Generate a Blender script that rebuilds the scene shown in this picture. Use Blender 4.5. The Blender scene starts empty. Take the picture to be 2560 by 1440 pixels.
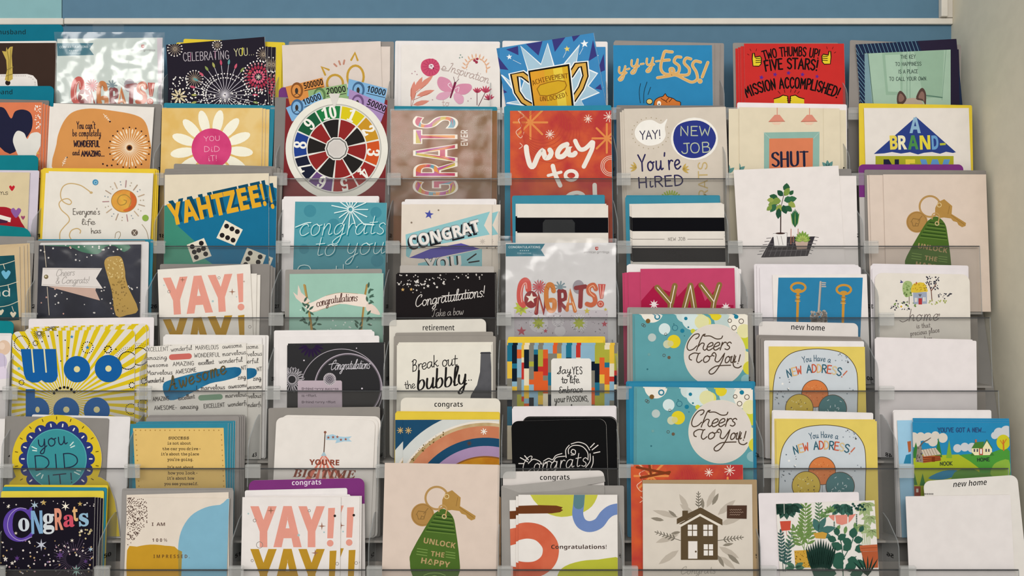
import bpy, bmesh, math, random, os
import numpy as np
from mathutils import Vector, Matrix
from mathutils.geometry import tessellate_polygon
S = bpy.context.scene
COL = S.collection
PI = math.pi

# ------------------------------------------------------------------ camera, world, lights, exposure
F = 2000.0            # focal length in pixels of the 2560 px wide frame
CZ = 1.25             # eye height
cd = bpy.data.cameras.new('camera'); cam = bpy.data.objects.new('camera', cd); COL.objects.link(cam)
cd.sensor_fit = 'HORIZONTAL'; cd.sensor_width = 36.0; cd.lens = 36.0 * F / 2560.0
cd.clip_start = 0.05; cd.clip_end = 50
cam.location = (0, 0, CZ); cam.rotation_euler = (PI / 2, 0, 0)
S.camera = cam
W = bpy.data.worlds.new('store_light'); S.world = W; W.use_nodes = True
bg = W.node_tree.nodes['Background']; bg.inputs[0].default_value = (1.0, 0.985, 0.96, 1); bg.inputs[1].default_value = 0.66
def area(name, loc, rot, sx, sy, power, col=(1, .97, .93)):
    l = bpy.data.lights.new(name, 'AREA'); l.shape = 'RECTANGLE'; l.size = sx; l.size_y = sy; l.energy = power; l.color = col
    o = bpy.data.objects.new(name, l); COL.objects.link(o); o.location = loc; o.rotation_euler = rot
    return o
area('ceiling_light', (0.0, -2.1, 3.0), (math.radians(52), 0, 0), 3.4, 1.2, 50)
area('ceiling_light', (-1.5, -3.4, 2.9), (math.radians(66), 0, math.radians(-18)), 3.0, 1.0, 62)
S.view_settings.view_transform = 'Standard'; S.view_settings.look = 'None'
S.view_settings.gamma = 1; S.view_settings.use_curve_mapping = False
S.view_settings.exposure = -0.2

# ------------------------------------------------------------------ materials
def lin(h):
    v = [int(h[i:i + 2], 16) / 255 for i in (0, 2, 4)]
    return [c / 12.92 if c <= .04045 else ((c + .055) / 1.055) ** 2.4 for c in v] + [1.0]
_mats = {}
def mat(key):
    """'e0d5c8' paper, 'e0d5c8~b04020' two inks clouded, suffix '*' foil, '+' glossy coating"""
    if key in _mats: return _mats[key]
    foil = '*' in key; gloss = '+' in key; k = key.replace('*', '').replace('+', '')
    a, _, b = k.partition('~')
    m = bpy.data.materials.new('ink_' + key if len(key) < 40 else 'ink'); m.use_nodes = True
    nt = m.node_tree; p = nt.nodes['Principled BSDF']
    tc = nt.nodes.new('ShaderNodeTexCoord'); no = nt.nodes.new('ShaderNodeTexNoise')
    no.inputs['Scale'].default_value = 28 if b else 60; no.inputs['Detail'].default_value = 4
    nt.links.new(tc.outputs['Object'], no.inputs['Vector'])
    rp = nt.nodes.new('ShaderNodeValToRGB')
    ca = lin(a); cb = lin(b) if b else [min(1, c * 1.02) for c in ca[:3]] + [1]
    if not b: ca = [c * .98 for c in ca[:3]] + [1]
    rp.color_ramp.elements[0].color = ca; rp.color_ramp.elements[1].color = cb
    rp.color_ramp.elements[0].position = .38; rp.color_ramp.elements[1].position = .62
    nt.links.new(no.outputs['Fac'], rp.inputs[0]); nt.links.new(rp.outputs[0], p.inputs['Base Color'])
    p.inputs['Roughness'].default_value = .45 if foil else (.28 if gloss else .65)
    p.inputs['Specular IOR Level'].default_value = .4 if gloss else .05
    if foil: p.inputs['Metallic'].default_value = .25
    _mats[key] = m
    return m
def clear_mat(name, hexc, solid, rough=.12, bump=0, bscale=20, tint=.975):
    """thin clear plastic: mostly lets light through, a little haze and gloss"""
    m = bpy.data.materials.new(name); m.use_nodes = True
    nt = m.node_tree; p = nt.nodes['Principled BSDF']; out = nt.nodes['Material Output']
    p.inputs['Base Color'].default_value = lin(hexc); p.inputs['Roughness'].default_value = rough
    p.inputs['Specular IOR Level'].default_value = .5
    t = nt.nodes.new('ShaderNodeBsdfTransparent'); mx = nt.nodes.new('ShaderNodeMixShader')
    t.inputs[0].default_value = (tint, tint + .004, tint + .006, 1)
    no = nt.nodes.new('ShaderNodeTexNoise'); no.inputs['Scale'].default_value = bscale
    tc = nt.nodes.new('ShaderNodeTexCoord'); nt.links.new(tc.outputs['Object'], no.inputs['Vector'])
    mr = nt.nodes.new('ShaderNodeMapRange'); mr.inputs[3].default_value = solid * .8; mr.inputs[4].default_value = solid * 1.2
    nt.links.new(no.outputs['Fac'], mr.inputs[0]); nt.links.new(mr.outputs[0], mx.inputs[0])
    nt.links.new(t.outputs[0], mx.inputs[1]); nt.links.new(p.outputs[0], mx.inputs[2]); nt.links.new(mx.outputs[0], out.inputs[0])
    if bump:
        b = nt.nodes.new('ShaderNodeBump'); b.inputs['Strength'].default_value = bump; b.inputs['Distance'].default_value = .01
        nt.links.new(no.outputs['Fac'], b.inputs['Height']); nt.links.new(b.outputs[0], p.inputs['Normal'])
    return m
M_LIP = clear_mat('clear_acrylic', 'c9c4bc', .032, tint=.91)
M_EDGE = clear_mat('acrylic_edge', '3c3d3e', .82)  # dark tint stands in for light refracted away at the lip's top edge
M_CLIP = clear_mat('frosted_clip', 'd6d6d2', .26, .25)
M_FIN = clear_mat('clear_divider', 'aeb0ae', .12, tint=.9)
M_FINEDGE = clear_mat('divider_edge', 'b4b8b8', .30, tint=.85)
M_BAG = clear_mat('cellophane', 'e8eeea', .15, .10, .8, 20)
_nt = M_BAG.node_tree; _g = _nt.nodes.new('ShaderNodeBsdfGlossy'); _g.inputs['Roughness'].default_value = .16
_mx = [n for n in _nt.nodes if n.type == 'MIX_SHADER'][0]; _bp = [n for n in _nt.nodes if n.type == 'BUMP'][0]
_nt.links.new(_bp.outputs[0], _g.inputs['Normal']); _nt.links.new(_g.outputs[0], _mx.inputs[2])
M_FILM = M_BAG.copy(); M_FILM.name = 'smooth_cellophane'
for _n in M_FILM.node_tree.nodes:
    if _n.type == 'MAP_RANGE': _n.inputs[3].default_value = .018; _n.inputs[4].default_value = .05
    if _n.type == 'BUMP': _n.inputs['Strength'].default_value = .42
    if _n.type == 'TEX_NOISE': _n.inputs['Scale'].default_value = 16
for _n in M_BAG.node_tree.nodes:
    if _n.type == 'MAP_RANGE': _n.inputs[3].default_value = .08; _n.inputs[4].default_value = .14
M_MID = M_BAG.copy(); M_MID.name = 'crinkled_cellophane'
for _n in M_MID.node_tree.nodes:
    if _n.type == 'MAP_RANGE': _n.inputs[3].default_value = .04; _n.inputs[4].default_value = .09
    if _n.type == 'BUMP': _n.inputs['Strength'].default_value = .65
M_TAB = clear_mat('hang_tab_film', 'c8ccca', .025, .2)

# ------------------------------------------------------------------ object helpers
def tag(o, label, cat, group=None):
    o['label'] = label; o['category'] = cat
    if group: o['group'] = group
    return o
def empty(name, mw):
    o = bpy.data.objects.new(name, None); COL.objects.link(o); o.matrix_world = mw; o.empty_display_size = .02
    return o
def link(name, me, parent=None):
    o = bpy.data.objects.new(name, me); COL.objects.link(o)
    if parent: o.parent = parent
    return o
def meshobj(name, verts, faces, mats, parent=None, idx=None):
    me = bpy.data.meshes.new(name); me.from_pydata(verts, [], faces)
    for m in mats: me.materials.append(m)
    if idx: me.polygons.foreach_set('material_index', idx)
    me.update()
    return link(name, me, parent)
def boxvf(x0, x1, y0, y1, z0, z1, sl=0.0):
    """box; sl shears y with z (lean)"""
    v = [(x, y + sl * z, z) for x in (x0, x1) for y in (y0, y1) for z in (z0, z1)]
    f = [(0, 1, 3, 2), (4, 6, 7, 5), (0, 4, 5, 1), (2, 3, 7, 6), (0, 2, 6, 4), (1, 5, 7, 3)]
    return v, f
def box(name, x0, x1, y0, y1, z0, z1, m, parent=None, sl=0.0, bev=0.0):
    v, f = boxvf(x0, x1, y0, y1, z0, z1, sl)
    o = meshobj(name, v, f, [m], parent)
    if bev:
        b = bmesh.new(); b.from_mesh(o.data)
        bmesh.ops.bevel(b, geom=b.edges[:], offset=bev, segments=3, affect='EDGES', profile=.5); b.to_mesh(o.data); b.free()
    return o
def struct(o):
    o['kind'] = 'structure'; return o
def extrude(name, pts, t, m, parent, z0=0.0):
    """pts (u,v) outline counter-clockwise, front face at z0, thickness t behind"""
    n = len(pts)
    v = [(a, b, z0) for a, b in pts] + [(a, b, z0 - t) for a, b in pts]
    f = [tuple(range(n)), tuple(range(2 * n - 1, n - 1, -1))] + [((i + 1) % n, i, n + i, n + (i + 1) % n) for i in range(n)]
    return meshobj(name, v, f, [m], parent)
def rrect(x0, x1, y0, y1, r, seg=6):
    """rounded rectangle outline counter-clockwise"""
    r = max(r, 1e-5); out = []
    for cx, cy, a in ((x1 - r, y0 + r, -PI / 2), (x1 - r, y1 - r, 0), (x0 + r, y1 - r, PI / 2), (x0 + r, y0 + r, PI)):
        k = seg if r > 3e-4 else 1
        out += [(cx + r * math.cos(a + PI / 2 * i / k), cy + r * math.sin(a + PI / 2 * i / k)) for i in range(k + 1)]
    return out
def smooth(p, closed=False, k=6):
    n = len(p); out = []
    if n < 3: return list(p)
    rng = range(n if closed else n - 1)
    for i in rng:
        if closed: a, b, c, d = p[i - 1], p[i], p[(i + 1) % n], p[(i + 2) % n]
        else: a, b, c, d = p[max(i - 1, 0)], p[i], p[i + 1], p[min(i + 2, n - 1)]
        for j in range(k):
            t = j / k; t2 = t * t; t3 = t2 * t
            out.append(tuple(.5 * (2 * b[q] + (c[q] - a[q]) * t + (2 * a[q] - 5 * b[q] + 4 * c[q] - d[q]) * t2 + (3 * b[q] - a[q] - 3 * c[q] + d[q]) * t3) for q in (0, 1)))
    if not closed: out.append(tuple(p[-1]))
    return out
def ribbon(p, w, nib=0.0, closed=False, taper=0.0):
    """quads along a polyline in pixel space, round ends; nib>0 thickens down strokes; taper thins towards the end"""
    q = [p[0]]
    for a in p[1:]:
        if abs(a[0] - q[-1][0]) + abs(a[1] - q[-1][1]) > 1e-3: q.append(a)
    if len(q) < 2: q.append((q[0][0] + .01, q[0][1]))
    n = len(q); L, R = [], []
    for i in range(n):
        if closed: a, c = q[i - 1], q[(i + 1) % n]
        else: a, c = q[max(i - 1, 0)], q[min(i + 1, n - 1)]
        dx, dy = c[0] - a[0], c[1] - a[1]; l = math.hypot(dx, dy) or 1; dx /= l; dy /= l
        ww = w
        if nib: ww = w * (1 - nib + nib * 1.5 * abs(dy * .92 + dx * .15) ** 1.5)
        if taper: ww *= 1 - taper * i / (n - 1)
        if 0 < i < n - 1:
            b = q[i]; e1 = (b[0] - a[0], b[1] - a[1]); e2 = (c[0] - b[0], c[1] - b[1])
            l1 = math.hypot(*e1) or 1; l2 = math.hypot(*e2) or 1
            cs = (e1[0] * e2[0] + e1[1] * e2[1]) / (l1 * l2)
            ww *= min(1.6, 1 / max(.4, math.sqrt(max(0, (1 + cs) / 2))))
        L.append((q[i][0] + dy * ww / 2, q[i][1] - dx * ww / 2)); R.append((q[i][0] - dy * ww / 2, q[i][1] + dx * ww / 2))
    out = [[L[i], L[i + 1], R[i + 1], R[i]] for i in range(n - 1)]
    if closed: out.append([L[-1], L[0], R[0], R[-1]])
    else:
        for e, o_ in ((0, 1), (n - 1, n - 2)):
            c = q[e]; r = math.hypot(L[e][0] - R[e][0], L[e][1] - R[e][1]) / 2
            a0 = math.atan2(c[1] - q[o_][1], c[0] - q[o_][0])
            if r > .35: out.append([(c[0] + r * math.cos(a0 + PI * (i / 6 - .5)), c[1] + r * math.sin(a0 + PI * (i / 6 - .5))) for i in range(7)])
    return out

# ------------------------------------------------------------------ lettering
_fdir = os.path.join(bpy.utils.system_resource('DATAFILES'), 'fonts')
_fonts = {}
def font(fn):
    if fn not in _fonts:
        try: _fonts[fn] = bpy.data.fonts.load(os.path.join(_fdir, fn))
        except Exception: _fonts[fn] = None
    return _fonts[fn]
MATHS = {'S': (0x1D5D4, 0x1D5EE, 0x1D7EC), 'r': (0x1D400, 0x1D41A, 0x1D7CE), 'i': (0x1D468, 0x1D482, 0x1D7CE), 'c': (0x1D4D0, 0x1D4EA, 0x1D7CE), 'q': (0x1D670, 0x1D68A, 0x1D7F6), 'S/': (0x1D63C, 0x1D656, 0x1D7EC)}
_tc = {}
def text_tris(s, f, off):
    k = (s, f, off)
    if k in _tc: return _tc[k]
    def mk(body):
        cu = bpy.data.curves.new('t', 'FONT'); b = body
        if f == 's': v = font('Inter.woff2')
        elif f == 'm': v = font('DejaVuSansMono.woff2')
        elif f in MATHS: v = font('NotoSansMath-Regular.woff2')
        else: v = None
        if v:
            cu.font = v
            if f in MATHS:
                U, l, d = MATHS[f]
                b = ''.join(chr(U + ord(ch) - 65) if 'A' <= ch <= 'Z' else chr(l + ord(ch) - 97) if 'a' <= ch <= 'z' else chr(d + ord(ch) - 48) if '0' <= ch <= '9' else ch for ch in body)
        cu.body = b; cu.offset = off; cu.resolution_u = 5; cu.fill_mode = 'FRONT'
        o = bpy.data.objects.new('t', cu); COL.objects.link(o)
        bpy.context.view_layer.update()
        me = bpy.data.meshes.new_from_object(o.evaluated_get(bpy.context.evaluated_depsgraph_get()))
        vs = [(x.co.x, x.co.y) for x in me.vertices]; fs = [tuple(p.vertices) for p in me.polygons]
        bpy.data.objects.remove(o); bpy.data.curves.remove(cu); bpy.data.meshes.remove(me)
        return vs, fs
    vs, fs = mk(s)
    ck = ('cap', f)
    if ck not in _tc:
        hv, _ = mk('H'); _tc[ck] = max(y for x, y in hv) - min(y for x, y in hv)
    _tc[k] = (vs, fs, _tc[ck])
    return _tc[k]
GL = {  # single-stroke hand alphabet: width, strokes; '~' = curved
'a': '5.6 ~4.5,4 3,5 1,4.2 .3,2 1.2,.2 2.8,.6 4.2,3 4.5,4.8 4.3,2 4.8,.4 6,.8', 'b': '5 ~.9,9.3 .9,6 .8,1 2,0 3.6,.8 4.2,2.8 3.4,4.6 2,4.4 1,3',
'c': '4.6 ~4,4 3,5 1.2,4.3 .4,2.2 1.3,.3 2.8,.1 4.6,1.2', 'd': '5.6 ~4,4.2 2.8,5 1,4.2 .3,2 1.2,.2 2.8,.6 4.2,3 4.7,9 4.4,2 4.9,.3 6,.8',
'e': '4.6 ~.4,2.2 2,2.4 3.8,3.4 3.4,4.8 2,5 .7,3.8 .4,2 1.3,.3 2.8,.1 4.6,1.4', 'f': '3.6 ~4.2,8.4 3.2,9.4 2.1,8.4 1.7,4 1.5,-1.5|.2,5 3.6,5.2',
'g': '5.4 ~4.4,4 3,5 1.1,4.2 .4,2.2 1.2,.4 2.8,.8 4.2,3 4.5,4.8 4.2,0 3.4,-3.2 1.8,-4 .8,-3 2.4,-1.2 5.6,.8', 'h': '5.2 .9,9.4 .8,0|~.8,2 2,4.4 3.2,5 4,4 3.9,1.4 4.4,.2 5.4,.8',
'i': '2.2 ~.9,5 .8,1.4 1.3,.2 2.4,.8|1,7.2 1.2,7.4', 'j': '2.4 ~1.6,5 1.5,-1 .8,-3.6 -.6,-3.4|1.7,7.2 1.8,7.4',
'k': '4.8 .9,9.4 .8,0|~3.8,4.8 1,2.4 2.4,2 3.6,.2 4.8,.6', 'l': '2.6 ~.6,2 2,6 2.6,9 1.8,9.6 1.1,8 1,1.4 1.5,.2 2.8,.8',
'm': '6.8 .7,5 .8,0|~.8,2.6 1.8,4.8 2.8,4.6 3,3 2.9,0|~3,2.6 4,4.8 5,4.8 5.4,3.4 5.3,1 5.8,.2 6.8,.8', 'n': '5 .7,5 .8,0|~.8,2.4 2,4.8 3.2,4.9 3.7,3.4 3.6,1 4.1,.2 5.2,.8',
'o': '4.8 ~2.5,5 .9,4.2 .4,2.2 1.2,.3 2.6,.1 4,1.4 4.1,3.6 2.5,5 3.4,4.2 5,4.6', 'p': '4.8 .8,5 .8,-4|~.8,3 2,4.8 3.6,4.7 4.3,2.8 3.4,.6 2,.1 .9,1.2',
'q': '5 ~4.2,4.2 3,5 1.1,4.3 .4,2.2 1.2,.3 2.8,.6 4,3|4.3,5 4.2,-4', 'r': '3.6 .8,5 .9,0|~.9,2.6 1.8,4.6 3,5 3.7,4.5', 's': '3.8 ~3.6,4.2 2.4,5 1,4.3 1.2,3.2 2.8,2.2 3.4,1 2.2,0 .4,.6',
't': '3.4 ~1.6,8 1.5,2 2,.3 3.6,.8|0,5.2 3.6,5.4', 'u': '5.2 ~.8,5 .7,1.6 1.6,.1 3,.8 4,3|~4.1,5 4,1.2 4.5,.2 5.5,.8', 'v': '4.4 .4,5 2,0 3.8,5',
'w': '6.4 ~.4,5 1.2,.8 2,0 3,2 3.4,4 3.8,1 4.8,0 6,3 6,5', 'x': '4.4 .4,5 4,0|4,5 .3,0', 'y': '5 ~.8,5 .8,2 2,.6 3.4,1.4 4.2,4|~4.3,5 4,0 3,-3.4 1.6,-4 1,-3 2.6,-1.2 5.2,.6', 'z': '4.4 .5,5 3.8,5 .4,0 4.2,0',
'A': '5.8 0,0 2.8,9 5.6,0|1.1,3.2 4.6,3.2', 'B': '5.2 .6,0 .6,9|~.6,9 3.4,8.9 4.4,7.2 3.4,5.2 .8,4.9|~.8,4.9 3.8,4.7 5,2.6 3.8,.3 .6,0', 'C': '5.4 ~5,7.4 3.4,9 1.4,7.8 .5,4.5 1.4,1.2 3.4,0 5.2,1.6',
'D': '5.6 .6,0 .6,9|~.6,9 3,8.7 5,6.4 5.2,3 3.4,.6 .6,0', 'E': '4.8 4.4,9 .6,9 .6,0 4.6,0|.6,4.8 3.8,4.8', 'F': '4.4 4.4,9 .6,9 .6,0|.6,4.8 3.6,4.8', 'G': '5.8 ~5.2,7.4 3.4,9 1.4,7.8 .5,4.5 1.4,1.2 3.4,0 5.2,1.4 5.3,4|5.4,4 3.2,4',
'H': '5.6 .6,9 .6,0|5,9 5,0|.6,4.6 5,4.6', 'I': '1.8 .9,9 .9,0', 'J': '4.2 ~3.6,9 3.6,2 2.6,.1 1,.3 .2,1.8|1.6,9 5,9', 'K': '5 .6,9 .6,0|4.8,9 .8,4.2 5,0', 'L': '4.4 .6,9 .6,0 4.4,0', 'M': '7 .4,0 1.2,9 3.4,3 5.6,9 6.4,0',
'N': '5.6 .6,0 .6,9 5,0 5,9', 'O': '6 ~3,9 1.2,8 .4,4.5 1.2,1 3,0 4.8,1 5.6,4.5 4.8,8 3,9', 'P': '4.8 .6,0 .6,9|~.6,9 3.6,8.8 4.8,6.8 3.6,4.6 .8,4.3', 'R': '5.2 .6,0 .6,9|~.6,9 3.6,8.8 4.8,6.8 3.6,4.8 .8,4.5|2.4,4.5 5,0',
'S': '5 ~4.6,7.6 3,9 1,8.2 .8,6.2 2.6,4.8 4.4,3.4 4.6,1.4 2.8,0 .6,1.2', 'T': '5.4 0,9 5.4,9|2.7,9 2.7,0', 'U': '5.8 ~.6,9 .6,2.4 1.6,.3 3,0 4.4,.6 5.2,2.6 5.2,9', 'V': '5.2 .2,9 2.6,0 5,9', 'W': '7 0,9 1.6,0 3.4,6.4 5.2,0 6.8,9',
'X': '5 .2,9 4.8,0|4.8,9 .2,0', 'Y': '5.2 0,9 2.6,4.6 5.2,9|2.6,4.6 2.6,0', 'Z': '5 .4,9 4.8,9 .4,0 5,0',
'!': '2 1.1,9 1,2.8|1,.3 1,.1', '.': '2 .8,.3 .8,.1', ',': '2 1,.4 .5,-1.2', "'": '1.6 .9,9.4 .6,7.6', '-': '4 .6,3.4 3.4,3.4', '?': '4 ~.4,7.6 1.6,9 3.2,8 3,6 1.8,4.4 1.7,2.6|1.7,.3 1.7,.1',
'&': '5.6 ~5.2,0 1.4,6.4 1.8,8.6 3.2,8.4 3,6.6 .8,3.6 .6,1.2 2,0 3.8,.8 5.2,3.4', '*': '3 1.4,2.6 1.6,2.8', ' ': '3 '}
CUR = dict(C='7 ~5.4,7.6 5.9,9.2 4.4,9.6 2,8 .6,4.8 .8,1.6 2.6,0 5,1 7.2,2.4', T='6.4 ~.2,7.4 1.6,9 4,8.6 7,9.4|~4,8.6 3.4,4 2.8,1 1.4,0 .6,1', Y='6.6 ~.4,7.6 1.6,9 2.4,7.4 2.4,5 4,4.6 5.6,7 6.2,9 5.4,3 4.4,-2 2.6,-4 1.6,-2.8 3.4,-.8 6.8,1', S='5 ~.2,.6 2.6,3 4.4,8 3.8,9.2 2.8,7.6 4,4 4,1.4 2,.2 .4,1.6', E='5.4 ~4.6,8 3,9 1.4,7.6 2,5.4 3.2,5 1.2,4.2 .6,2 2,.2 4.2,.6 5.4,2',
           B='5.6 ~1.2,0 1.4,5 1.6,8.6|~.6,8 2.6,9.4 4.4,8 3.4,5.6 1.6,4.9 3.8,4.8 4.8,2.6 3.4,.4 1.2,.4', A='7 ~.2,.4 2.4,4 4.2,9 4.6,4 4.9,.6 6.4,.6|1.6,3.4 5.4,3.6', I='3 ~.4,8.6 2.4,9.2 1.6,4 .8,.2')
def hand_strokes(s, cur, gap):
    x = 0; out = []
    for ch in s:
        g = (CUR if cur and ch in CUR else GL).get(ch, GL[' '])
        w, _, rest = g.partition(' ')
        if rest:
            for st in rest.split('|'):
                sm = st[0] == '~'
                p = [tuple(float(v) for v in q.split(',')) for q in st.lstrip('~').split()]
                p = [(a + x, b) for a, b in p]
                if sm: p = smooth(p, k=5)
                else: p = [((a[0] * (3 - j) + b[0] * j) / 3, (a[1] * (3 - j) + b[1] * j) / 3) for a, b in zip(p, p[1:]) for j in range(3)] + [p[-1]] if len(p) > 1 else p
                out.append(p)
        x += float(w) + gap
    return out, x - gap
def warp(x0, y0, x1, y1, bow, slant):
    dx, dy = x1 - x0, y1 - y0; l = math.hypot(dx, dy) or 1
    ux, uy = dx / l, dy / l
    def f(t, a):   # t along 0..1, a height above the baseline in px
        sl = -4 * bow * (1 - 2 * t) / l
        k = math.hypot(1, sl); tx, ty = (ux - uy * sl) / k, (uy + ux * sl) / k
        bx = x0 + dx * t + uy * 4 * bow * t * (1 - t); by = y0 + dy * t - ux * 4 * bow * t * (1 - t)
        return (bx + (ty + slant * ux) * a, by + (-tx + slant * uy) * a)
    return f

# ------------------------------------------------------------------ the rack: seven tiers stepping towards the viewer
LEAN = .06            # cards lean back
T = .0012             # spacing of things in one pocket
DEP = [.993 - .0208 * r for r in range(7)]           # front of each tier
LIPY = [285, 447, 615, 793, 975, 1168, 1420]
ZL = [-(y - 720) / F * d for y, d in zip(LIPY, DEP)]   # height of each clear lip relative to the eye
ZF = [z - .078 for z in ZL]                          # pocket floors
def hit(row, layer, px, py, d0=0.0):
    b = (py - 720) / F
    d = (DEP[row] + layer * T + d0 - LEAN * ZL[row]) / (1 + LEAN * b)
    return Vector(((px - 1280) / F * d, d, CZ - b * d))
NRM = Vector((0, -1, LEAN)).normalized()
DZ = 6e-6
def convex_clip(poly, out):
    for i in range(len(out)):
        a, b = out[i], out[(i + 1) % len(out)]
        ex, ey = b[0] - a[0], b[1] - a[1]
        if abs(ex) + abs(ey) < 1e-9: continue
        ds = [ex * (p[1] - a[1]) - ey * (p[0] - a[0]) for p in poly]
        if min(ds) >= 0: continue
        new = []
        for j in range(len(poly)):
            p, q, dp, dq = poly[j - 1], poly[j], ds[j - 1], ds[j]
            if (dp >= 0) != (dq >= 0):
                t = dp / (dp - dq); new.append((p[0] + (q[0] - p[0]) * t, p[1] + (q[1] - p[1]) * t))
            if dq >= 0: new.append(q)
        poly = new
        if len(poly) < 3: return []
    return poly

def clusters(c):
    """groups of faces that lie further than 2 cm from one another"""
    B = np.array([[min(c['v'][q][0] for q in f), min(c['v'][q][1] for q in f), max(c['v'][q][0] for q in f), max(c['v'][q][1] for q in f)] for f in c['f']])
    size = np.maximum(B[:, 2] - B[:, 0], B[:, 3] - B[:, 1])
    gx = np.maximum(0, np.maximum(B[:, None, 0] - B[None, :, 2], B[None, :, 0] - B[:, None, 2])); gy = np.maximum(0, np.maximum(B[:, None, 1] - B[None, :, 3], B[None, :, 1] - B[:, None, 3]))
    near = np.hypot(gx, gy) <= np.maximum(.019, .5 * np.maximum(size[:, None], size[None, :]))
    left = set(range(len(B))); out = []
    while left:
        st = [left.pop()]; g = list(st)
        while st:
            for k in np.nonzero(near[st.pop()])[0]:
                if int(k) in left: left.discard(int(k)); st.append(int(k)); g.append(int(k))
        out.append(sorted(g))
    return out
class Pocket: row = 0; layer = 0; short = ''; n = {}
def pocket(row, short):
    Pocket.row = row; Pocket.layer = 0; Pocket.short = short; Pocket.n = {}
def nextlayer(k=1):
    l = Pocket.layer; Pocket.layer += k; return l

class Flat:
    """anything flat standing in a pocket: frame, body, printed art in photograph pixels projected on its own plane"""
    def __init__(s, name, label, cat, tl, tr, col, rad=0.0, group=None, layer=None, thick=.00025, leafed=True, body='cover', shape=None, back='f1ece4', h=None, row=None):
        s.row = Pocket.row if row is None else row
        s.layer = nextlayer() if layer is None else layer
        a, b = hit(s.row, s.layer, *tl), hit(s.row, s.layer, *tr)
        s.X = (b - a).normalized(); s.Y = NRM.cross(s.X).normalized(); s.w = (b - a).length
        s.h = h or (min(a.z, b.z) - CZ - ZF[s.row]) / s.Y.z
        s.o = a + s.X * s.w / 2 - s.Y * s.h
        s.tl = a
        mw = Matrix((( s.X.x, s.Y.x, NRM.x, s.o.x), (s.X.y, s.Y.y, NRM.y, s.o.y), (s.X.z, s.Y.z, NRM.z, s.o.z), (0, 0, 0, 1)))
        s.root = tag(empty(name, mw), label, cat, group)
        s.label = label
        s.rad = rad; s.col = col; s.leafc = back; s.leafed = leafed; s.thick = thick; s.bodyname = body
        s.out = shape and [s.uv(*p) for p in shape] or rrect(-s.w / 2, s.w / 2, -s.h, 0, rad)
        s.shaped = bool(shape)
        s.make_body()
        s.k = 1; s.parts = []; s.cur = None; s.clip = not s.shaped
        s.tf = (0, 0, 1.0)
    def make_body(s):
        o = extrude(s.bodyname, s.out, s.thick, mat(s.col), s.root); o.location = (0, s.h, 0); s.body = o
        if s.leafed:
            e = .0002 if not s.shaped else 0
            lo = [(u + (e if u > 0 else 0), v) for u, v in s.out] if e else [(u * 1.004, v) for u, v in s.out]
            o2 = extrude("back_leaf", lo, .00025, mat(s.leafc), s.root, -.00035); o2.location = (0, s.h, 0)
    def uv(s, px, py):
        p = hit(s.row, s.layer, px, py) - s.o
        return (p.dot(s.X), p.dot(s.Y) - s.h)
    # ---- art
    def z(s, ox=0, oy=0, k=1.0): s.tf = (ox, oy, 1.0 / k); return s
    def part(s, name, label=None, to=None):
        s.flush()
        if isinstance(to, str): to = [p for p in s.parts if p.name.split('.')[0] == to][-1]
        s.cur = dict(name=name, label=label, v=[], f=[], i=[], m=[], to=to, z=s.k); return s
    def add(s, polys, col, st=0):
        """polys in crop pixels, convex pieces; st > 1 staggers overlapping pieces of a stroke by a hair"""
        if s.cur is None: s.part('printed_pattern')
        c = s.cur
        if col not in c['m']: c['m'].append(col)
        mi = c['m'].index(col); ox, oy, kk = s.tf; zz = s.k * DZ
        for j, p in enumerate(polys):
            if st: zz = s.k * DZ + (j % st) * 1.5e-6
            q = [s.uv(ox + a * kk, oy + b * kk) for a, b in p]
            ar = sum(q[j - 1][0] * q[j][1] - q[j][0] * q[j - 1][1] for j in range(len(q)))
            if ar < 0: q.reverse()
            if s.clip: q = convex_clip(q, s.out)
            if len(q) < 3: continue
            n = len(c['v']); c['v'] += [(a, b, zz) for a, b in q]; c['f'].append(tuple(range(n, n + len(q)))); c['i'].append(mi)
        s.k += 1 + (min(st, len(polys)) * 1.5e-6 / DZ if st else 0)
    def flush(s):
        c = s.cur; s.cur = None
        if not c or not c['v']: return None
        if c['name'].endswith('_pattern') and len(c['f']) < 1500:
            cl = clusters(c)
            if len(cl) > 1:
                for g in cl:
                    d = dict(c, v=[], f=[], i=[])
                    for j in g:
                        n = len(d['v']); d['v'] += [c['v'][q] for q in c['f'][j]]; d['f'].append(tuple(range(n, n + len(c['f'][j])))); d['i'].append(c['i'][j])
                    s.emit(d)
                return s.last
        return s.emit(c)
    def emit(s, c):
        o = meshobj(c['name'], c['v'], c['f'], [mat(m) for m in c['m']], c['to'] or s.root, c['i'])
        if not c['to']: o.location = (0, s.h, 0)
        if c['label']: o['label'] = c['label']
        s.parts.append(o); s.last = o
        return o
    def pg(s, col, pts, sm=0):
        if sm: pts = smooth(pts, True, sm)
        t = tessellate_polygon([[Vector((a, b, 0)) for a, b in pts]])
        s.add([[pts[i] for i in tri] for tri in t], col)
    def q(s, col, x0, y0, x1, y1): s.add([[(x0, y0), (x1, y0), (x1, y1), (x0, y1)]], col)
    def ln(s, col, w, *lines, sm=0, closed=False, nib=0, taper=0):
        out = []
        for p in lines:
            if sm: p = smooth(p, closed, sm)
            out += ribbon(p, w, nib, closed, taper)
        s.add(out, col, 14)
    def el(s, x, y, rx, ry=None, rot=0, n=20):
        ry = ry or rx; c, d = math.cos(rot), math.sin(rot)
        return [(x + rx * math.cos(a) * c - ry * math.sin(a) * d, y + rx * math.cos(a) * d + ry * math.sin(a) * c) for a in [2 * PI * i / n for i in range(n)]]
    def di(s, col, x, y, rx, ry=None, rot=0, n=24): s.add([s.el(x, y, rx, ry, rot, n)], col)
    def dots(s, col, pts, r, n=9): s.add([s.el(p[0], p[1], p[2] if len(p) > 2 else r, n=n) for p in pts], col)
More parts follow.
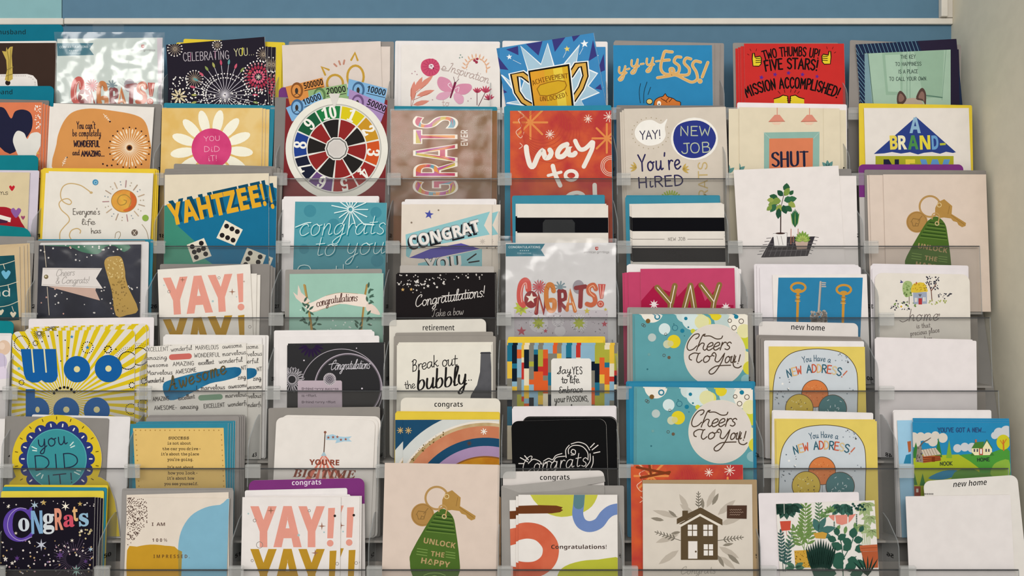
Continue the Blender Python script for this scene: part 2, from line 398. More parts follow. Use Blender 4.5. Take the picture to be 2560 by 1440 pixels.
    def rg(s, col, x, y, r, w, n=36): s.add(ribbon(s.el(x, y, r, n=n), w, closed=True), col)
    def starp(s, x, y, r, n=5, inner=.42, rot=0):
        return [(x + (r if i % 2 == 0 else r * inner) * math.sin(PI * i / n + rot), y - (r if i % 2 == 0 else r * inner) * math.cos(PI * i / n + rot)) for i in range(2 * n)]
    def st(s, col, pts, n=5, inner=.42, rot=0):
        out = []
        for x, y, r in pts:
            p = s.starp(x, y, r, n, inner, rot)
            out += [[(x, y), p[i - 1], p[i]] for i in range(2 * n)]
        s.add(out, col)
    def bu(s, col, x, y, r0, r1, n, w, tip=None, tr=0, a0=0, a1=2 * PI, jit=0, seed=1):
        rd = random.Random(seed); L = []; E = []
        for i in range(n):
            a = a0 + (a1 - a0) * i / n; rr = r1 * (1 + jit * (rd.random() - .5))
            L += ribbon([(x + r0 * math.cos(a), y + r0 * math.sin(a)), (x + rr * math.cos(a), y + rr * math.sin(a))], w); E.append((x + rr * math.cos(a), y + rr * math.sin(a)))
        s.add(L, col, 14)
        if tip: s.dots(tip, E, tr)
        return E
    def petals(s, col, x, y, r0, r1, n, w, a0=0, a1=2 * PI):
        out = []
        for i in range(n):
            a = a0 + (a1 - a0) * i / n; m = (r0 + r1) / 2
            out.append(s.el(x + m * math.cos(a), y + m * math.sin(a), (r1 - r0) / 2, w / 2, a, 14))
        s.add(out, col)
    def leaf(s, col, x, y, l, w, ang):
        """pointed leaf from (x,y) along ang degrees (0 right, 90 up)"""
        a = math.radians(-ang); c, d = math.cos(a), math.sin(a)
        p = [(0, 0), (.25, .42), (.55, .5), (.8, .3), (1, 0), (.8, -.3), (.55, -.5), (.25, -.42)]
        return [(x + u * l * c - v * w * d, y + u * l * d + v * w * c) for u, v in p]
    def leaves(s, col, L): s.add([s.leaf(col, *l) for l in L], col)
    def sprig(s, col, x0, y0, x1, y1, n, ll, lw, w=2, stem=None):
        """stem with paired leaves"""
        a = math.degrees(math.atan2(-(y1 - y0), x1 - x0)); L = []
        for i in range(n):
            t = .25 + .7 * i / max(1, n - 1); k = 1 - .45 * t
            for sg in (-1, 1): L.append((x0 + (x1 - x0) * t, y0 + (y1 - y0) * t, ll * k, lw * k, a + sg * 48))
        L.append((x1, y1, ll * .6, lw * .7, a))
        if w: s.ln(stem or col, w, [(x0, y0), (x1, y1)])
        s.leaves(col, L)
    def rnd(s, col, x0, y0, x1, y1, n, r0, r1, seed=1, kind='dot', ok=None):
        rd = random.Random(seed); P = []
        while len(P) < n:
            x, y, r = rd.uniform(x0, x1), rd.uniform(y0, y1), rd.uniform(r0, r1)
            if ok is None or ok(x, y): P.append((x, y, r))
            else: n -= .2
        if kind == 'dot': s.dots(col, P, 1, 8)
        elif kind == 'star': s.st(col, P)
        elif kind == 'ring': s.add([q for x, y, r in P for q in ribbon(s.el(x, y, r, n=12), max(1, r * .3), closed=True)], col)
    def tx(s, col, t, x0, y0, x1, y1, h, f='s', off=0.0, bow=0, slant=0, sub=None):
        if off > 0 and not sub and f in 'sqmi':
            o = off * h / .72
            for ddx, ddy in ((-o, 0), (o, 0), (0, o), (0, -o))[:4 if off > .018 else 2]: s.tx(col, t, x0 + ddx, y0 + ddy, x1 + ddx, y1 + ddy, h, f, 0.0, bow, slant, True)
            return
        vs, fs, cap = text_tris(t, f, off)
        xa = min(v[0] for v in vs); xb = max(v[0] for v in vs); fn = warp(x0, y0, x1, y1, bow, slant)
        P = [fn((a - xa) / (xb - xa), b * h / cap) for a, b in vs]
        if isinstance(col, list):
            pts = [[P[i] for i in f_] for f_ in fs]; n = len(col)
            for ci, cc in enumerate(col): s.add([p for p in pts if int((sum(q[0] for q in p) * .8 + sum(q[1] for q in p)) / 3 / 11) % n == ci], cc); s.k -= .9
            s.k += 1
        else: s.add([[P[i] for i in f_] for f_ in fs], col)
    def hw(s, col, t, x0, y0, x1, y1, h, w, bow=0, slant=0, cur=False, nib=0, gap=None, taper=0):
        if gap is None: gap = 0.0 if cur else 1.1
        if len(t) > 1: h *= .82 if cur else .92; w *= .86
        st, tot = hand_strokes(t, cur, gap); fn = warp(x0, y0, x1, y1, bow, slant); out = []
        for p in st: out += ribbon([fn(a / tot, b * h / 9.0) for a, b in p], w, nib, taper=taper)
        s.add(out, col, 14)
    def done(s):
        s.flush(); return s
    def copy(s, dx, dy, label, roll=0.0, art=True, layer=None, group=None):
        """another copy of the same thing further back in the pocket, moved by dx,dy px at its top"""
        l = nextlayer() if layer is None else layer
        s.flush()
        d = hit(s.row, l, 1280 + dx, 720 + dy) - hit(s.row, l, 1280, 720)
        X = Matrix.Rotation(math.radians(roll), 3, NRM) @ s.X; Y = NRM.cross(X)
        tl = s.tl + NRM * (-(l - s.layer) * T) + d
        h = (min(tl.z, (tl + X * s.w).z) - CZ - ZF[s.row]) / Y.z
        o = tl + X * s.w / 2 - Y * h
        r = s.root.copy(); COL.objects.link(r)
        r.matrix_world = Matrix(((X.x, Y.x, NRM.x, o.x), (X.y, Y.y, NRM.y, o.y), (X.z, Y.z, NRM.z, o.z), (0, 0, 0, 1)))
        r['label'] = label
        g = group or Pocket.short + ' copies'
        r['group'] = g; s.root['group'] = g
        keep = (s.root, s.h, s.out)
        if not s.shaped: s.out = rrect(-s.w / 2, s.w / 2, -h, 0, s.rad)
        s.root = r; s.h = h; body = s.body; s.make_body(); s.body = body
        s.root, s.h, s.out = keep
        if art:
            for ch in s.parts:
                if ch.parent is not s.root: continue
                c = ch.copy(); COL.objects.link(c); c.parent = r; c.location = (0, h, 0)
                for g in s.parts:
                    if g.parent is ch:
                        e = g.copy(); COL.objects.link(e); e.parent = c
        return r

ORD = ['directly', 'second', 'third', 'fourth', 'fifth', 'sixth']
def card(label, tl, tr, col, **k): return Flat('greeting_card', label, 'greeting card', tl, tr, col, **k)
def spare(c, moves, art=True, where=''):
    """spare copies of a card behind it, front to back: (dx, dy[, roll])"""
    for i, m in enumerate(moves):
        side = 'at its right edge' if m[0] > 2 else 'at its left edge' if m[0] < -2 else 'above its top edge' if m[1] < 0 else 'behind it'
        nth = '' if len(moves) == 1 else ['first ', 'second ', 'third ', 'fourth ', 'fifth ', 'sixth '][i]
        c.copy(m[0], m[1], f'{nth}spare copy behind the {Pocket.short}, a strip {side}', m[2] if len(m) > 2 else 0, art)
def env(color, col, *ps, extra='', rad=.002, flap=False):
    """envelopes behind the cards of this pocket, front to back"""
    for i, (tl, tr) in enumerate(ps):
        nth = '' if len(ps) == 1 else ['frontmost ', 'second ', 'third ', 'fourth ', 'fifth ', 'sixth '][i]
        lab = f'{nth}{color} envelope behind the {Pocket.short}' if len(ps) == 1 else f'{nth}of the {color} envelopes behind the {Pocket.short}'
        e = Flat('envelope', lab + extra, 'envelope', tl, tr, col, rad=rad, leafed=False, thick=.0006, body='envelope_body', group=f'{color} envelopes behind the {Pocket.short}')
        if flap and i == 0:
            e.clip = False; e.part('flap').pg(flap[0], flap[1]); e.done()
def tab(label, tl, tr, col, hh, text=None, box=None, tcol='161616', board='d9d5cd', rad=.006, f='S', slant=0, off=-.006, layer=None):
    """category divider: white board with a coloured header tab"""
    t = Flat('category_divider', label, 'divider', tl, tr, board, rad=rad, leafed=False, thick=.0006, body='board', layer=layer)
    if col: t.part('header_tab').pg(col, [(tl[0] - 9, tl[1] - 9), (tr[0] + 9, tr[1] - 9), (tr[0] + 9, tr[1] + hh), (tl[0] - 9, tl[1] + hh)])
    if text: t.part('lettering').tx(tcol, text, *(list(box) + [12])[:5], f=f, off=off, slant=slant)
    t.done(); return t
def bag(c, quad, name='clear_bag', amp=.0012, seed=3, n=46, off=.0008, film=None):
    """crinkled cellophane in front of card c; quad in px: tl,tr,br,bl"""
    rd = random.Random(seed); v = []; f = []
    ws = [(rd.uniform(-1, 1), rd.uniform(-1, 1), rd.uniform(15, 70), rd.uniform(0, 6), rd.uniform(.3, 1)) for _ in range(9)]
    m = n
    for j in range(m + 1):
        for i in range(n + 1):
            a, b = i / n, j / m
            px = (quad[0][0] * (1 - a) + quad[1][0] * a) * (1 - b) + (quad[3][0] * (1 - a) + quad[2][0] * a) * b
            py = (quad[0][1] * (1 - a) + quad[1][1] * a) * (1 - b) + (quad[3][1] * (1 - a) + quad[2][1] * a) * b
            u, w = c.uv(px, py)
            q = sum(k * abs(math.sin((x * a + y * b) * fr * .22 + ph)) ** 3 for x, y, fr, ph, k in ws) / 9
            v.append((u, w, off + amp * q * 2.2 + rd.uniform(0, amp * .15)))
    for j in range(m):
        for i in range(n):
            k = j * (n + 1) + i; f.append((k, k + n + 1, k + n + 2, k + 1))
    o = meshobj(name, v, f, [film or M_FILM], c.root); o.location = (0, c.h, 0); o.data.polygons.foreach_set('use_smooth', [True] * len(f))
    c.parts.append(o); return o

# ------------------------------------------------------------------ setting: back panel, rail, trims, side panel
YW = 1.045
def wx(px, d): return (px - 1280) / F * d
def wz(py, d): return CZ - (py - 720) / F * d
bl = mat('5b7d93'); tealw = mat('86b1b5'); cream = mat('dcd6cb'); grei = mat('c6c0b2')
xc = wx(2378, YW)
struct(box('wall_back', wx(156, YW), xc, YW, YW + .02, wz(760, YW), wz(-420, YW), bl))
struct(box('wall_left', -1.4, wx(154, YW), YW, YW + .02, wz(760, YW), wz(-420, YW), tealw))
struct(box('trim_1', wx(160, 1.041), xc, 1.0405, YW, wz(60.5, 1.041), wz(45, 1.041), cream, bev=.0012))
struct(box('trim_2', -1.4, wx(158, 1.041), 1.0405, YW, wz(61.5, 1.041), wz(45, 1.041), cream, bev=.0012))
struct(box('trim_3', wx(2346, YW), wx(2362, YW), YW - .008, YW, wz(46, YW), wz(-420, YW), cream, bev=.001))
struct(box('trim_4', wx(2362.4, YW), xc, YW - .004, YW, wz(46, YW), wz(-420, YW), mat('cfc9bf'), bev=.0006))
sp = struct(box('wall_right', xc, xc + .03, .895, YW + .02, .0, 2.0, mat('dcd6c2')))
# slanted front edge of the side panel
v, f = boxvf(xc + .0004, xc + .03, -.012, .0, -.6, .75)
for i, p in enumerate(v): v[i] = (p[0], p[1] + .9 - .055 * (p[2] + .14) , p[2] + CZ)
struct(meshobj('trim_5', v, f, [mat('e6e2d6')]))
struct(box('floor', -2, 2, -2.5, 1.3, -.02, 0, mat('a8a29a')))
bb = [(-.7 , DEP[0] + .017, CZ + ZF[0] - .004), (xc - .001, DEP[0] + .017, CZ + ZF[0] - .004), (xc - .001, DEP[6] + .017, CZ + ZF[6] - .004), (-.7, DEP[6] + .017, CZ + ZF[6] - .004), (xc - .001, DEP[6] + .017, 0), (-.7, DEP[6] + .017, 0)]
v = bb + [(x, YW - .001, z) for x, y, z in bb]
f = [(0, 3, 2, 1), (3, 5, 4, 2), (0, 1, 7, 6), (4, 5, 11, 10), (1, 2, 8, 7), (2, 4, 10, 8), (0, 6, 9, 3), (3, 9, 11, 5), (6, 7, 8, 9), (9, 8, 10, 11)]
bbo = meshobj('rack_base', v, f, [mat('8d8a86')])
bbo.location.z = -.006
tag(bbo, 'grey sloping base of the card rack behind and below its clear trays', 'rack')

# ------------------------------------------------------------------ trays (one per tier) and pocket dividers
TIER = ['topmost tier, holding the trophy card', 'second tier from the top, holding the numbered wheel card', 'third tier from the top, holding the dice card', 'fourth tier from the top, holding the blue keys card',
        'fifth tier from the top, holding the striped card', 'sixth tier from the top, holding the rainbow card', 'lowest tier, holding the potted plants card']
XR = [.552, .553, .5535, .5535, .5505, .549, .547]
XL = [wx(p, d) for p, d in zip((159, 136, 99.5, 86, 36, 13.5, -15), DEP)]
def tray(r, x0, x1, label):
    y = DEP[r]; z0, z1 = CZ + ZF[r], CZ + ZL[r]
    t = tag(empty('card_tray', Matrix.Translation((0, y, z0))), label, 'tray', 'clear card trays of the rack')
    box('tray_floor', x0, x1, -.0095, .0158, -.003, -.0006, mat('9a958f'), t)
    box('tray_back', x0, x1, .0163, .0178, -.003, .0780, mat('8c867f'), t, LEAN)
    lip = box('front_lip', x0, x1, -.0095, -.0083, -.003, .0771, M_LIP, t, LEAN)
    box('lip_edge', x0, x1, -.0096, -.0082, .0768, .0780, M_EDGE, lip, LEAN)
    for x in (x0, x1 - .001): box('lip_end', x, x + .001, -.0099, -.0097, -.003, .0780, M_FINEDGE, lip, LEAN)
    return t
for r in range(7): tray(r, XL[r], XR[r], 'clear plastic card tray forming the ' + TIER[r])
for r in range(6): tray(r, -.72, XL[r] - .0006, 'clear plastic card tray of the neighbouring section at far left, ' + ['topmost', 'second', 'third', 'fourth', 'fifth', 'sixth'][r] + ' tier')
CLIPS = [[None, 411, 700, 985, 1240, 1532, 1822, 2128], [None, 403, 707, 988, 1262, 1556, 1826, 2134], [100, 405, 714, 985, 1262, 1558, 1832, 2168], [87, 385, 697, 976, 1260, 1560, 1880, 2206],
         [40, 371, 689, 977, 1262, 1558, 1897, 2206], [28, 342, 640, 962, 1270, 1562, 1920, 2254], [10, 268, 598, 940, 1263, 1572, 1914, 2258]]
NAMES = [[None, 'bagged mint card', 'black fireworks card', 'pink rings card', 'pink butterfly card', 'trophy card', 'blue cat card', 'red thumbs-up card', 'dog-ears card'],
         ['orange hearts card', 'orange blob card', 'daisy card', 'numbered wheel card', 'bagged brown card', 'orange way-to-go card', 'new job card', 'pink lamps card', 'blue roof card'],
         ['beige hearts card', 'smiling sun card', 'dice card', 'teal congrats card', 'blue ribbon card', 'half-hidden banded card', 'black banded card', 'plant trio card', 'pink key card'],
         ['teal hearts card', 'gold cork card', 'pink and gold yay card', 'mint banner card', 'black star-sprinkled card', 'bagged grey card', 'magenta yay card', 'blue keys card', 'cottage card'],
         ['balloon card', 'yellow sunray card', 'handwritten words card', 'black rings card', 'black bottle card', 'striped card', 'upper bubbles card', 'upper balloon trio card', 'blank white envelope'],
         [None, 'round badge card', 'tan quote card', 'big-top card', 'rainbow card', 'black chalk card', 'lower bubbles card', 'lower balloon trio card', 'cabin landscape card'],
         [None, 'black confetti card', 'blue and mustard shapes card', 'double yay card', 'large pink key card', 'watercolour shapes card', 'brown house card', 'potted plants card', 'large blank envelope']]
def divider(r, c, px):
    y = DEP[r]; x = wx(px, y); k = max(-1, min(1, x / .5))
    a, b = NAMES[r][c], NAMES[r][c + 1]
    lab = f'clear plastic pocket divider between the {a} and the {b}' if a else f'clear plastic pocket divider at the left end beside the {b}'
    t = tag(empty('pocket_divider', Matrix.Translation((x, y, CZ + ZL[r]))), lab, 'pocket divider', 'clear dividers between the pockets')
    # fin: a plate turned a little, its front top corner cut off; its front edge meets the left end of the clip
    s = 1 if k >= 0 else -1
    xf = -.0075; xb = xf - (.0085 * k + .0012 * s); yb, yf = .0145, -.006
    zb = -.075; th = .0008
    def P(u, z): return (xb + (xf - xb) * u, yb + (yf - yb) * u + LEAN * z, z)   # u 0 back .. 1 front
    out = [P(0, zb), P(1, zb), P(1, .024), P(.93, .031), P(.4, .05), P(.1, .056), P(0, .056)]
    v = out + [(p[0] + th, p[1], p[2]) for p in out]; n = len(out)
    f = [tuple(range(n)), tuple(range(2 * n - 1, n - 1, -1))] + [((i + 1) % n, i, n + i, n + (i + 1) % n) for i in range(n)]
    fin = meshobj('fin', v, f, [M_FIN], t)
    ed = [P(1, -.02), P(1, .024), P(.93, .031), P(.4, .05), P(.1, .056), P(0, .056)]
    vv = []; ff = []
    for p in ed: vv += [(p[0] - .0002, p[1] - .0003, p[2]), (p[0] + th + .0002, p[1] - .0003, p[2])]
    for i in range(len(ed) - 1): ff.append((2 * i, 2 * i + 1, 2 * i + 3, 2 * i + 2))
    meshobj('fin_edge', vv, ff, [M_FINEDGE], fin)
    # clip hooked over the lip
    cl = box('clip', -.0085, .0085, -.0118, -.0099, -.0095, .004, M_CLIP, t, bev=.0006)
    box('clip_roll', -.0085, .0085, -.0128, -.0072, .0028, .0058, M_CLIP, cl, bev=.0014)
    # pocket number printed on the side of the fin; right of the middle it is seen from behind
    if r > 0:
        vs, fs, cap = text_tris(str(r * 8 + c + 1), 'S', .0)
        xa = min(q[0] for q in vs); xe = max(q[0] for q in vs); sc = .0042 / cap
        if s > 0: xe, xa = xa, xe
        L = max(.0035, abs(xf - xb) * .6); u0 = .5
        pts = []
        for q in vs:
            w = (q[0] - xa) / (xe - xa) - .5
            p = P(.5 + .42 * w * (1 if s > 0 else -1) * (1 if s > 0 else 1), .0105 + q[1] * sc)
            pts.append((p[0] - (.0004 if s > 0 else -th - .0004), p[1] - .0004, p[2]))
        meshobj('number_lettering', pts, fs, [mat('141414')], fin)
for r in range(7):
    for c, px in enumerate(CLIPS[r]):
        if px is not None: divider(r, c, px)

# ------------------------------------------------------------------ shared pieces of printed art
GREY, WHITE, TEAL, YEL = '928c87', 'e9e4e2', '2f86a2', 'e6c63c'
def congrats_art(c, ox, oy, k, lower=True):
    c.z(ox, oy, k)
    if lower:
        c.part('star_pattern'); c.q('c9c0c4', 262, 380, 1200, 900)
        c.dots('dcd6d8', [(505, 510, 95), (910, 510, 85), (700, 490, 60), (720, 590, 55)], 1, 20)
        c.bu('9a9296', 910, 510, 62, 82, 22, 4); c.bu('9a9296', 700, 490, 30, 50, 14, 4)
        c.st('b9c23c', [(505, 510, 66), (910, 510, 66), (330, 360, 78)], 8, .55); c.st('9aa238', [(505, 540, 30), (340, 370, 34)], 5)
        c.st('c2495a', [(1165, 520, 34), (335, 592, 50), (575, 590, 24)], 5)
        c.st('c8b84a', [(1175, 375, 20), (990, 390, 34)], 5); c.rnd('8a7f84', 270, 380, 1190, 620, 60, 3, 7, 4)
    c.part('lettering')
    c.di('9a9298', 905, 150, 58, 70); c.bu('7a8f96', 720, 150, 0, 55, 9, 14)
    c.bu('c84a50', 512, 150, 0, 62, 14, 13); c.bu('8a8a88', 512, 150, 20, 78, 11, 4)
    c.ln('cf4f44', 60, [(405, 175), (398, 110), (370, 85), (335, 120), (318, 200), (322, 290), (352, 330)], sm=5)
    c.ln('eab0a0', 9, [(388, 165), (380, 110), (350, 130), (330, 210), (338, 300)], sm=5)
    c.di('8e2426', 430, 275, 68, 86); c.st('f0e4d6', [(432, 262, 58)], 5, .4, .1)
    c.ln('8f2427', 40, [(482, 410), (508, 235), (556, 405), (582, 235)]); c.ln('c46a4a', 7, [(475, 405), (502, 240)], [(548, 400), (520, 290)])
    c.ln('cc7a30', 46, [(656, 190), (640, 135), (605, 130), (582, 200), (590, 320), (620, 385), (660, 370), (662, 290), (625, 282)], sm=4)
    c.dots('7a4018', [(585 + 12 * i, 150 + 10 * (i % 3)) for i in range(6)], 4)
    c.ln('862226', 38, [(718, 385), (712, 190)]); c.ln('862226', 34, [(712, 195), (765, 195), (770, 270), (715, 290), (780, 370)], sm=3)
    c.ln('cc7434', 36, [(790, 380), (818, 190), (870, 390)]); c.ln('cc7434', 20, [(800, 320), (855, 320)]); c.ln('f0c890', 8, [(795, 300), (815, 190)], [(845, 300), (875, 385)])
    c.ln('86282a', 44, [(880, 160), (972, 145)]); c.ln('8e2a28', 44, [(930, 160), (922, 345)])
    c.ln('ca6238', 46, [(1078, 170), (1055, 130), (1010, 150), (1010, 205), (1060, 240), (1070, 300), (1035, 330), (990, 320)], sm=5)
    c.ln('f0b890', 8, [(1070, 165), (1050, 135), (1012, 160), (1020, 205), (1062, 245)], sm=4)
    c.pg('c84a40', [(1100, 120), (1175, 122), (1150, 265), (1120, 268)]); c.ln('f0c8b0', 6, [(1120, 130), (1132, 260)], [(1155, 130), (1142, 260)])
    c.di('c8503c', 1125, 320, 34); c.rg('f0c8b0', 1125, 320, 18, 5)
def brand_art(c, ox, oy, k, b, tx, lg):
    """teal swallowtail header and maker's mark of the bagged cards"""
    c.z(ox, oy, k); c.part('header_banner'); c.pg('2f7283', b)
    c.part('lettering'); c.tx('e6efee', 'CONGRATULATIONS', *tx[:4], tx[4], f='s', off=.004)
    m = (tx[0] + tx[2]) / 2; c.st('cfe0e0', [(m - 40 + 20 * i, tx[1] + 24, 7) for i in range(5)])
    c.tx('a8c6cc', 'FOR ANYONE', m - 70, tx[1] + 58, m + 70, tx[1] + 58, 14)
    x, y, x0, x1, yb = lg
    c.pg('b8463e', [(x - 15, y - 18), (x + 15, y - 18), (x + 15, y + 8), (x, y + 18), (x - 15, y + 8)]); c.di('f0e0d8', x + 3, y - 4, 6)
    c.tx('736c6a', 'american greetings', x0, yb, x1, yb, 22, f='s')
def hang_tab(c, x0, y0, x1, y1):
    """clear hang tab with a slot above the bag"""
    s = [c.uv(*p) for p in ((x0, y1), (x1, y1), (x1, y0 + 8), (x1 - 6, y0), (x0 + 6, y0), (x0, y0 + 8))]
    o = extrude('hang_tab', s, .0003, M_TAB, c.root, .0004); o.location = (0, c.h, 0)
    w = (x1 - x0)
    c.z().part('hang_tab_slot').ln('7d858a', 1.6, [(x0 + w * .18, y1 - 8), (x0 + w * .3, y0 + 9), (x1 - w * .12, y0 + 9), (x1 - w * .12, y1 - 8)], [(x0, y1), (x0, y0 + 8), (x0 + 6, y0), (x1 - 6, y0), (x1, y0 + 8), (x1, y1)])
def key_art(c, ox, oy, k):
    c.z(ox, oy, k)
    c.part('key_ring_print').rg('b8925a*', 1620, 705, 104, 20)
    c.part('coin_print'); c.di('b48a4e*', 1490, 860, 107, n=36); c.rg('9a7440', 1490, 860, 94, 6)
    c.ln('8a6a3c', 7, [(1430, 860), (1450, 825), (1520, 835), (1500, 900), (1450, 900), (1440, 860)], [(1470, 900), (1480, 870), (1500, 880)], [(1540, 800), (1500, 850)])
    c.part('key_print'); c.pg('b58c4a*', [(1700, 660), (1762, 632), (1842, 700), (1836, 780), (1980, 870), (1975, 900), (1940, 912), (1905, 890), (1890, 862), (1850, 850), (1830, 825), (1760, 815), (1720, 820), (1670, 785), (1672, 720)])
    c.ln('8f6c36', 5, [(1830, 790), (1960, 885)], [(1815, 700), (1800, 780)], [(1710, 660), (1725, 700)]); c.rg('d8c08c', 1712, 690, 20, 8)
    c.part('key_fob_print'); c.pg('4c6a2a', smooth([(1690, 806), (1620, 832), (1560, 900), (1388, 1200), (1372, 1300), (1394, 1420), (1500, 1600), (1700, 1600), (1822, 1420), (1832, 1290), (1797, 1000), (1768, 875)], True, 3))
    c.ln('2f4a1c', 11, *[[(1618 - 22 * i, 862 + 34 * i), (1758 + 7 * i, 882 + 36 * i)] for i in range(5)])
    c.ln('6d8a40', 6, *[[(1606 - 22 * i, 876 + 34 * i), (1760 + 7 * i, 896 + 36 * i)] for i in range(5)])
    c.rg('c4b080', 1690, 875, 18, 10); c.ln('c09a60', 11, [(1640, 830), (1645, 785), (1680, 770), (1712, 800), (1700, 870)], sm=5)
    c.part('lettering', to='key_fob_print'); c.tx('b3996a', 'UNLOCK', 1496, 1120, 1790, 1171, 50, f='S', off=.004); c.tx('b3996a', 'THE', 1563, 1240, 1688, 1256, 46, f='S'); c.tx('b3996a', 'HAPPY', 1473, 1306, 1739, 1350, 52, f='S', off=.004)
    c.ln('7d9a50', 7, *[[(1440 - 3 * i, 1172 + 26 * i), (1535 - 3 * i, 1186 + 26 * i)] for i in range(3)], *[[(1706, 1202 + 24 * i), (1790, 1214 + 24 * i)] for i in range(3)])
    c.part('fob_line_pattern', to='key_fob_print'); c.ln('8fae60', 6, [(1500, 1420), (1560, 1400), (1640, 1400), (1700, 1420)], sm=4); c.rg('8fae60', 1600, 1470, 46, 7)
def bursts(c, col, L, w=5):
    for x, y, r, n in L: c.bu(col, x, y, 0, r, n, w)

# ------------------------------------------------------------------ tier 1 (top)
pocket(0, 'dark brown card')
c = card('dark brown card with a white gift tag and gold ribbon, behind the teal husband divider', (-70, 108), (140, 107), '3a2a23')
c.z(0, 0, 4).part('gift_tag_print'); c.pg('e6e0da', [(-200, 745), (270, 740), (330, 755), (370, 800), (378, 865), (378, 1040), (-200, 1040)])
c.dots('8a7a76', [(-20 + 17 * i, 758) for i in range(17)] + [(290 + 20 * i, 770 + 16 * i * i * .35) for i in range(4)] + [(352, 830 + 18 * i) for i in range(8)], 4); c.di('2a201c', 78, 828, 26)
c.part('ribbon', 'gold ribbon'); c.pg('b8a04e*', [(65, 470), (75, 500), (100, 470), (128, 465), (118, 560), (125, 680), (128, 790), (90, 815), (48, 800), (70, 700), (62, 600), (20, 510), (60, 515)])
c.ln('8a7838', 7, [(70, 500), (90, 600), (80, 800)], [(110, 480), (100, 700)], [(70, 700), (130, 670)], [(60, 760), (125, 740)]); c.done()
env('white', 'e4e0da', ((-70, 104), (142, 102)))
tab('teal category divider reading husband at the very top left', (-90, 62), (158, 61), '0f6c82', 60, 'husband', (-4, 86, 64, 86), tcol='123038', board='0f6c82')

pocket(0, 'bagged mint card')
c = card('clear-bagged pale mint card with CONGRATS lettering, hanging in the top row at left', (143, 97), (406, 94), 'd3ddd6', h=None)
brand_art(c, 0, 0, 4, [(570, 432), (935, 430), (895, 490), (940, 550), (575, 560)], (596, 482, 880, 478, 22), (1428, 465, 1310, 1552, 512))
c.z(0, 0, 4).part('printed_panel').pg('d9cdd4', [(1570, 380), (1632, 380), (1650, 1200), (1590, 1200)])
congrats_art(c, 715 * .25 - 295 * .2373, 765 * .25 - 55 * .2373, 1 / .2373, False); c.done()
hang_tab(c, 232, 53, 310, 82); c.flush()
bag(c, ((137, 81), (413, 82), (409, 300), (150, 300)), seed=5, film=M_BAG)

pocket(0, 'black fireworks card')
c = card('black card reading CELEBRATING YOU above colourful fireworks, tilted in its pocket', (415, 112), (661, 92), '231e2a')
c.z(0, 0, 4).part('lettering'); c.hw('cfc6cc', 'CELEBRATING', 1832, 612, 2292, 590, 92, 6); c.hw('d6d2a0', 'YOU...', 2345, 562, 2545, 548, 80, 7); c.ln('c8c040', 12, [(2425, 480), (2422, 545)]); c.ln('b07090', 6, [(1905, 530), (1905, 600)], [(2150, 510), (2150, 580)])
c.part('firework_pattern')
for x, y, r, n in ((1750, 490, 72, 15), (1945, 790, 84, 18), (2172, 452, 46, 12), (2636, 545, 70, 15), (2700, 690, 60, 12)): c.bu('9a8a78', x, y, 8, r, n, 5, 'e8e2dc', 7)
c.petals('d8c8a0', 1790, 965, 14, 82, 9, 20)
E = c.bu('cfcad2', 2250, 950, 10, 290, 26, 5, a0=-PI, a1=PI, jit=.12)
for i, (x, y) in enumerate(E):
    c.add([c.leaf('', x, y, 62, 24, -math.degrees(math.atan2(y - 950, x - 2250)))], ['a8a860', 'c0506a', '5f9a9c', 'c85a70', '8a9a58'][i % 5])
c.dots('f0ece8', [(2250 + r * math.cos(a * .13 + r), 950 + r * .9 * math.sin(a * .13 + r)) for r in (190, 214, 236) for a in range(30)], 7)
mx, my = 2585, 770
c.petals('d8607a', mx, my, 36, 72, 14, 20); c.petals('a8344a', mx, my, 76, 116, 20, 24); c.petals('cf8a90', mx, my, 120, 146, 24, 14); c.dots('f4efe8', [(mx + 158 * math.cos(i * .22), my + 158 * math.sin(i * .22)) for i in range(29)], 8); c.bu('d8d0c0', mx, my, 0, 26, 8, 6)
c.rnd('f2eee8', 1700, 880, 2760, 1060, 150, 4, 9, 3); c.rnd('f2eee8', 1720, 770, 1880, 870, 22, 5, 9, 8); c.done()
spare(c, [(7, 4, -4.6), (16, 4, -4.6), (26, 4, -4.6)])
env('yellow', 'dfc63a', ((441, 106), (706, 108)), ((459, 97), (713, 106)))

pocket(0, 'pink rings card')
c = card('pale pink card with two gold ring outlines, tilted behind the numbered wheel card', (705, 113), (951, 103), 'ddd0c6')
c.z(600, 0, 4).part('ring_print'); c.add(ribbon(c.el(950, 835, 80, 86), 23, closed=True), 'c39a3c'); c.add(ribbon(c.el(1155, 768, 82, 112), 23, closed=True), 'c39a3c')
c.part('sparkle_pattern'); c.ln('c39a3c', 20, [(852, 748), (818, 670), (888, 698)], [(1112, 600), (1150, 530), (1176, 602)]); c.ln('c08a76', 18, [(942, 640), (965, 662)], [(990, 612), (1002, 645)], [(1044, 604), (1036, 640)]); c.done()
spare(c, [(24, 3, -2.3)])
env('grey', GREY, ((722, 104), (985, 104)))

